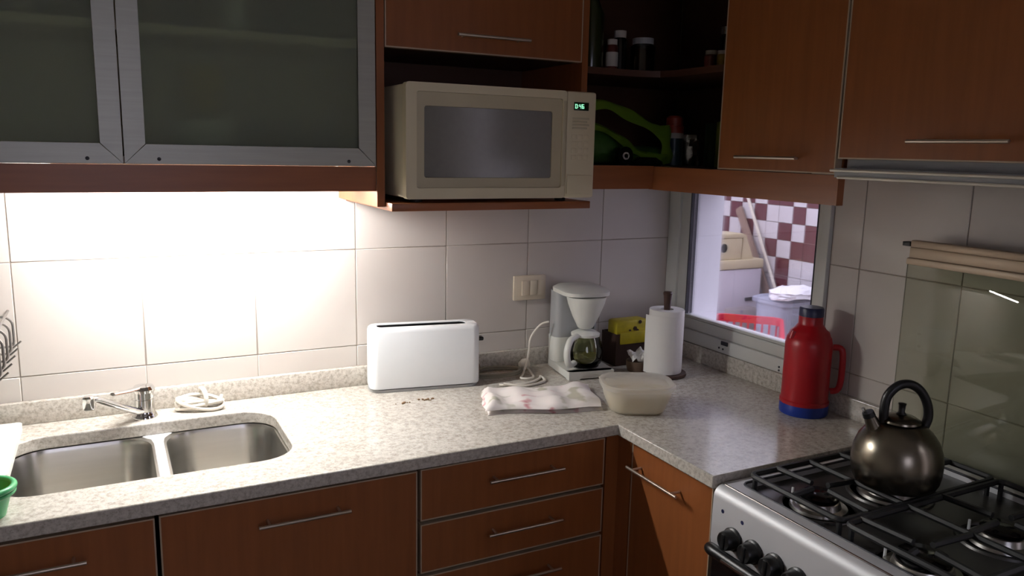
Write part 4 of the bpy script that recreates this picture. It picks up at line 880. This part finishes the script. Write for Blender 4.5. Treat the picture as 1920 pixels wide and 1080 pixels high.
# ------------------------------------------------------------------ white cord bundle beside the tap
cpts = []
for k in range(150):
    t_ = k / 149; a = t_ * 2 * PI * 6; s_ = 0.55 + 0.45 * math.sin(t_ * 9)
    u = 0.056 * math.cos(a) * (0.85 + 0.15 * s_); v = 0.018 * math.sin(a) + 0.006 * math.sin(a * 0.37)
    cpts.append((-1.553 + u, -0.064 + v - 0.18 * u, 0.9062 + 0.034 * (0.5 + 0.5 * math.sin(a * 1.0 + t_ * 7)) * (0.35 + 0.65 * t_)))
cb = thing('cord_bundle', 'bundled white cord lying between the tap and the upstand', 'cord', (-1.553, -0.064, 0.9))
MB().tube(cpts, 0.0048, 8).build('loops', M['cordwhite'], cb)
tie = [(-1.553 - 0.012 * math.cos(a) * 0.5 + 0.008, -0.064 + 0.026 * math.cos(a), 0.932 + 0.024 * math.sin(a)) for a in [2 * PI * k / 22 for k in range(22)]]
MB().tube(tie, 0.006, 8, closed=True).build('wrapped_turn', M['cordwhite'], cb)

# ------------------------------------------------------------------ left edge: rack, board, green pot, sponge
dk = thing('wire_dish_rack', 'bent wire dish rack fixed on the bright tiled wall beyond the tap', 'rack', (-2.1, -0.15, 1.15))
yy = [-0.05 - 0.072 * k for k in range(5)]
for y in yy:
    ar = [(-1.972 + 0.022 * math.sin(math.radians(a)), y, 1.154 + 0.022 * math.cos(math.radians(a))) for a in range(0, 91, 18)] + [(-1.964 + 0.014 * math.cos(math.radians(a)), y, 1.118 - 0.014 * math.sin(math.radians(a))) for a in range(0, 91, 22)]
    MB().tube([(-2.30, y, 1.176)] + ar + [(-2.30, y, 1.104)], 0.0028, 8).build('wire', M['wire'], dk)
for x in (-1.956, -2.28): MB().tube([(x, -0.002, 1.0975), (x, -0.36, 1.0975)], 0.0036, 8).build('rail', M['wire'], dk)
MB().tube([(-1.962, -0.002, 1.181), (-1.962, -0.36, 1.181)], 0.003, 8).build('top_rail', M['wire'], dk)
for y in yy: MB().tube([(-1.953, y, 1.101), (-1.936, y, 1.116)], 0.0022, 6).build('prong', M['wire'], dk)
cbd = loft(MB(), [([(x, y) for x, y in rr(0.34, 0.345, 0.012, 3)], 0.9015, (-2.118, -0.222)), ([(x, y) for x, y in rr(0.34, 0.345, 0.012, 3)], 0.9185, (-2.118, -0.222))]).build('cutting_board', M['whiteboard'], None)
tag(cbd, 'white cutting board lying over the sink end', 'cutting board')
gp = thing('green_pot', 'green plastic pot with thick rim on the worktop front', 'pot', (-1.968, -0.545, 0.9))
MB().lathe([(0, 0.9005), (0.030, 0.9005), (0.044, 0.952), (0.0415, 0.952), (0.028, 0.9035), (0, 0.9035)], (-1.968, -0.545, 0), 30).build('bowl', M['green'], gp)
MB().tube([(-1.968 + 0.046 * math.cos(a), -0.545 + 0.046 * math.sin(a), 0.9555) for a in [2 * PI * k / 32 for k in range(32)]], 0.0058, 10, closed=True).build('rim', M['green'], gp)
MB().tube([(-1.968 + 0.0455 * math.cos(a), -0.545 + 0.0455 * math.sin(a), 0.9455) for a in [2 * PI * k / 32 for k in range(32)]], 0.0040, 10, closed=True).build('rim', M['green'], gp)
o = MB().box((-0.011, -0.016, 0), (0.011, 0.016, 0.080), 0.005).build('sponge', M['orange'], None); o.location = (-1.957, -0.540, 0.912); o.rotation_euler = (0.12, -0.15, 0.3); tag(o, 'orange sponge standing in the green pot', 'sponge')
# crumbs beside the toaster
cr = MB()
for k in range(26):
    q = (-0.985, -0.222) if k % 3 else (-1.055, -0.225)
    x, y, s_ = q[0] + random.gauss(0, 0.010), q[1] + random.gauss(0, 0.004), random.uniform(0.0012, 0.003)
    cr.box((x - s_, y - s_, 0.9002), (x + s_, y + s_, 0.9002 + s_), 0.0006, 1)
o = cr.build('toast_crumbs', M['crumb'], None); o['kind'] = 'stuff'; tag(o, 'scattered toast crumbs on the worktop in front of the toaster', 'crumbs')
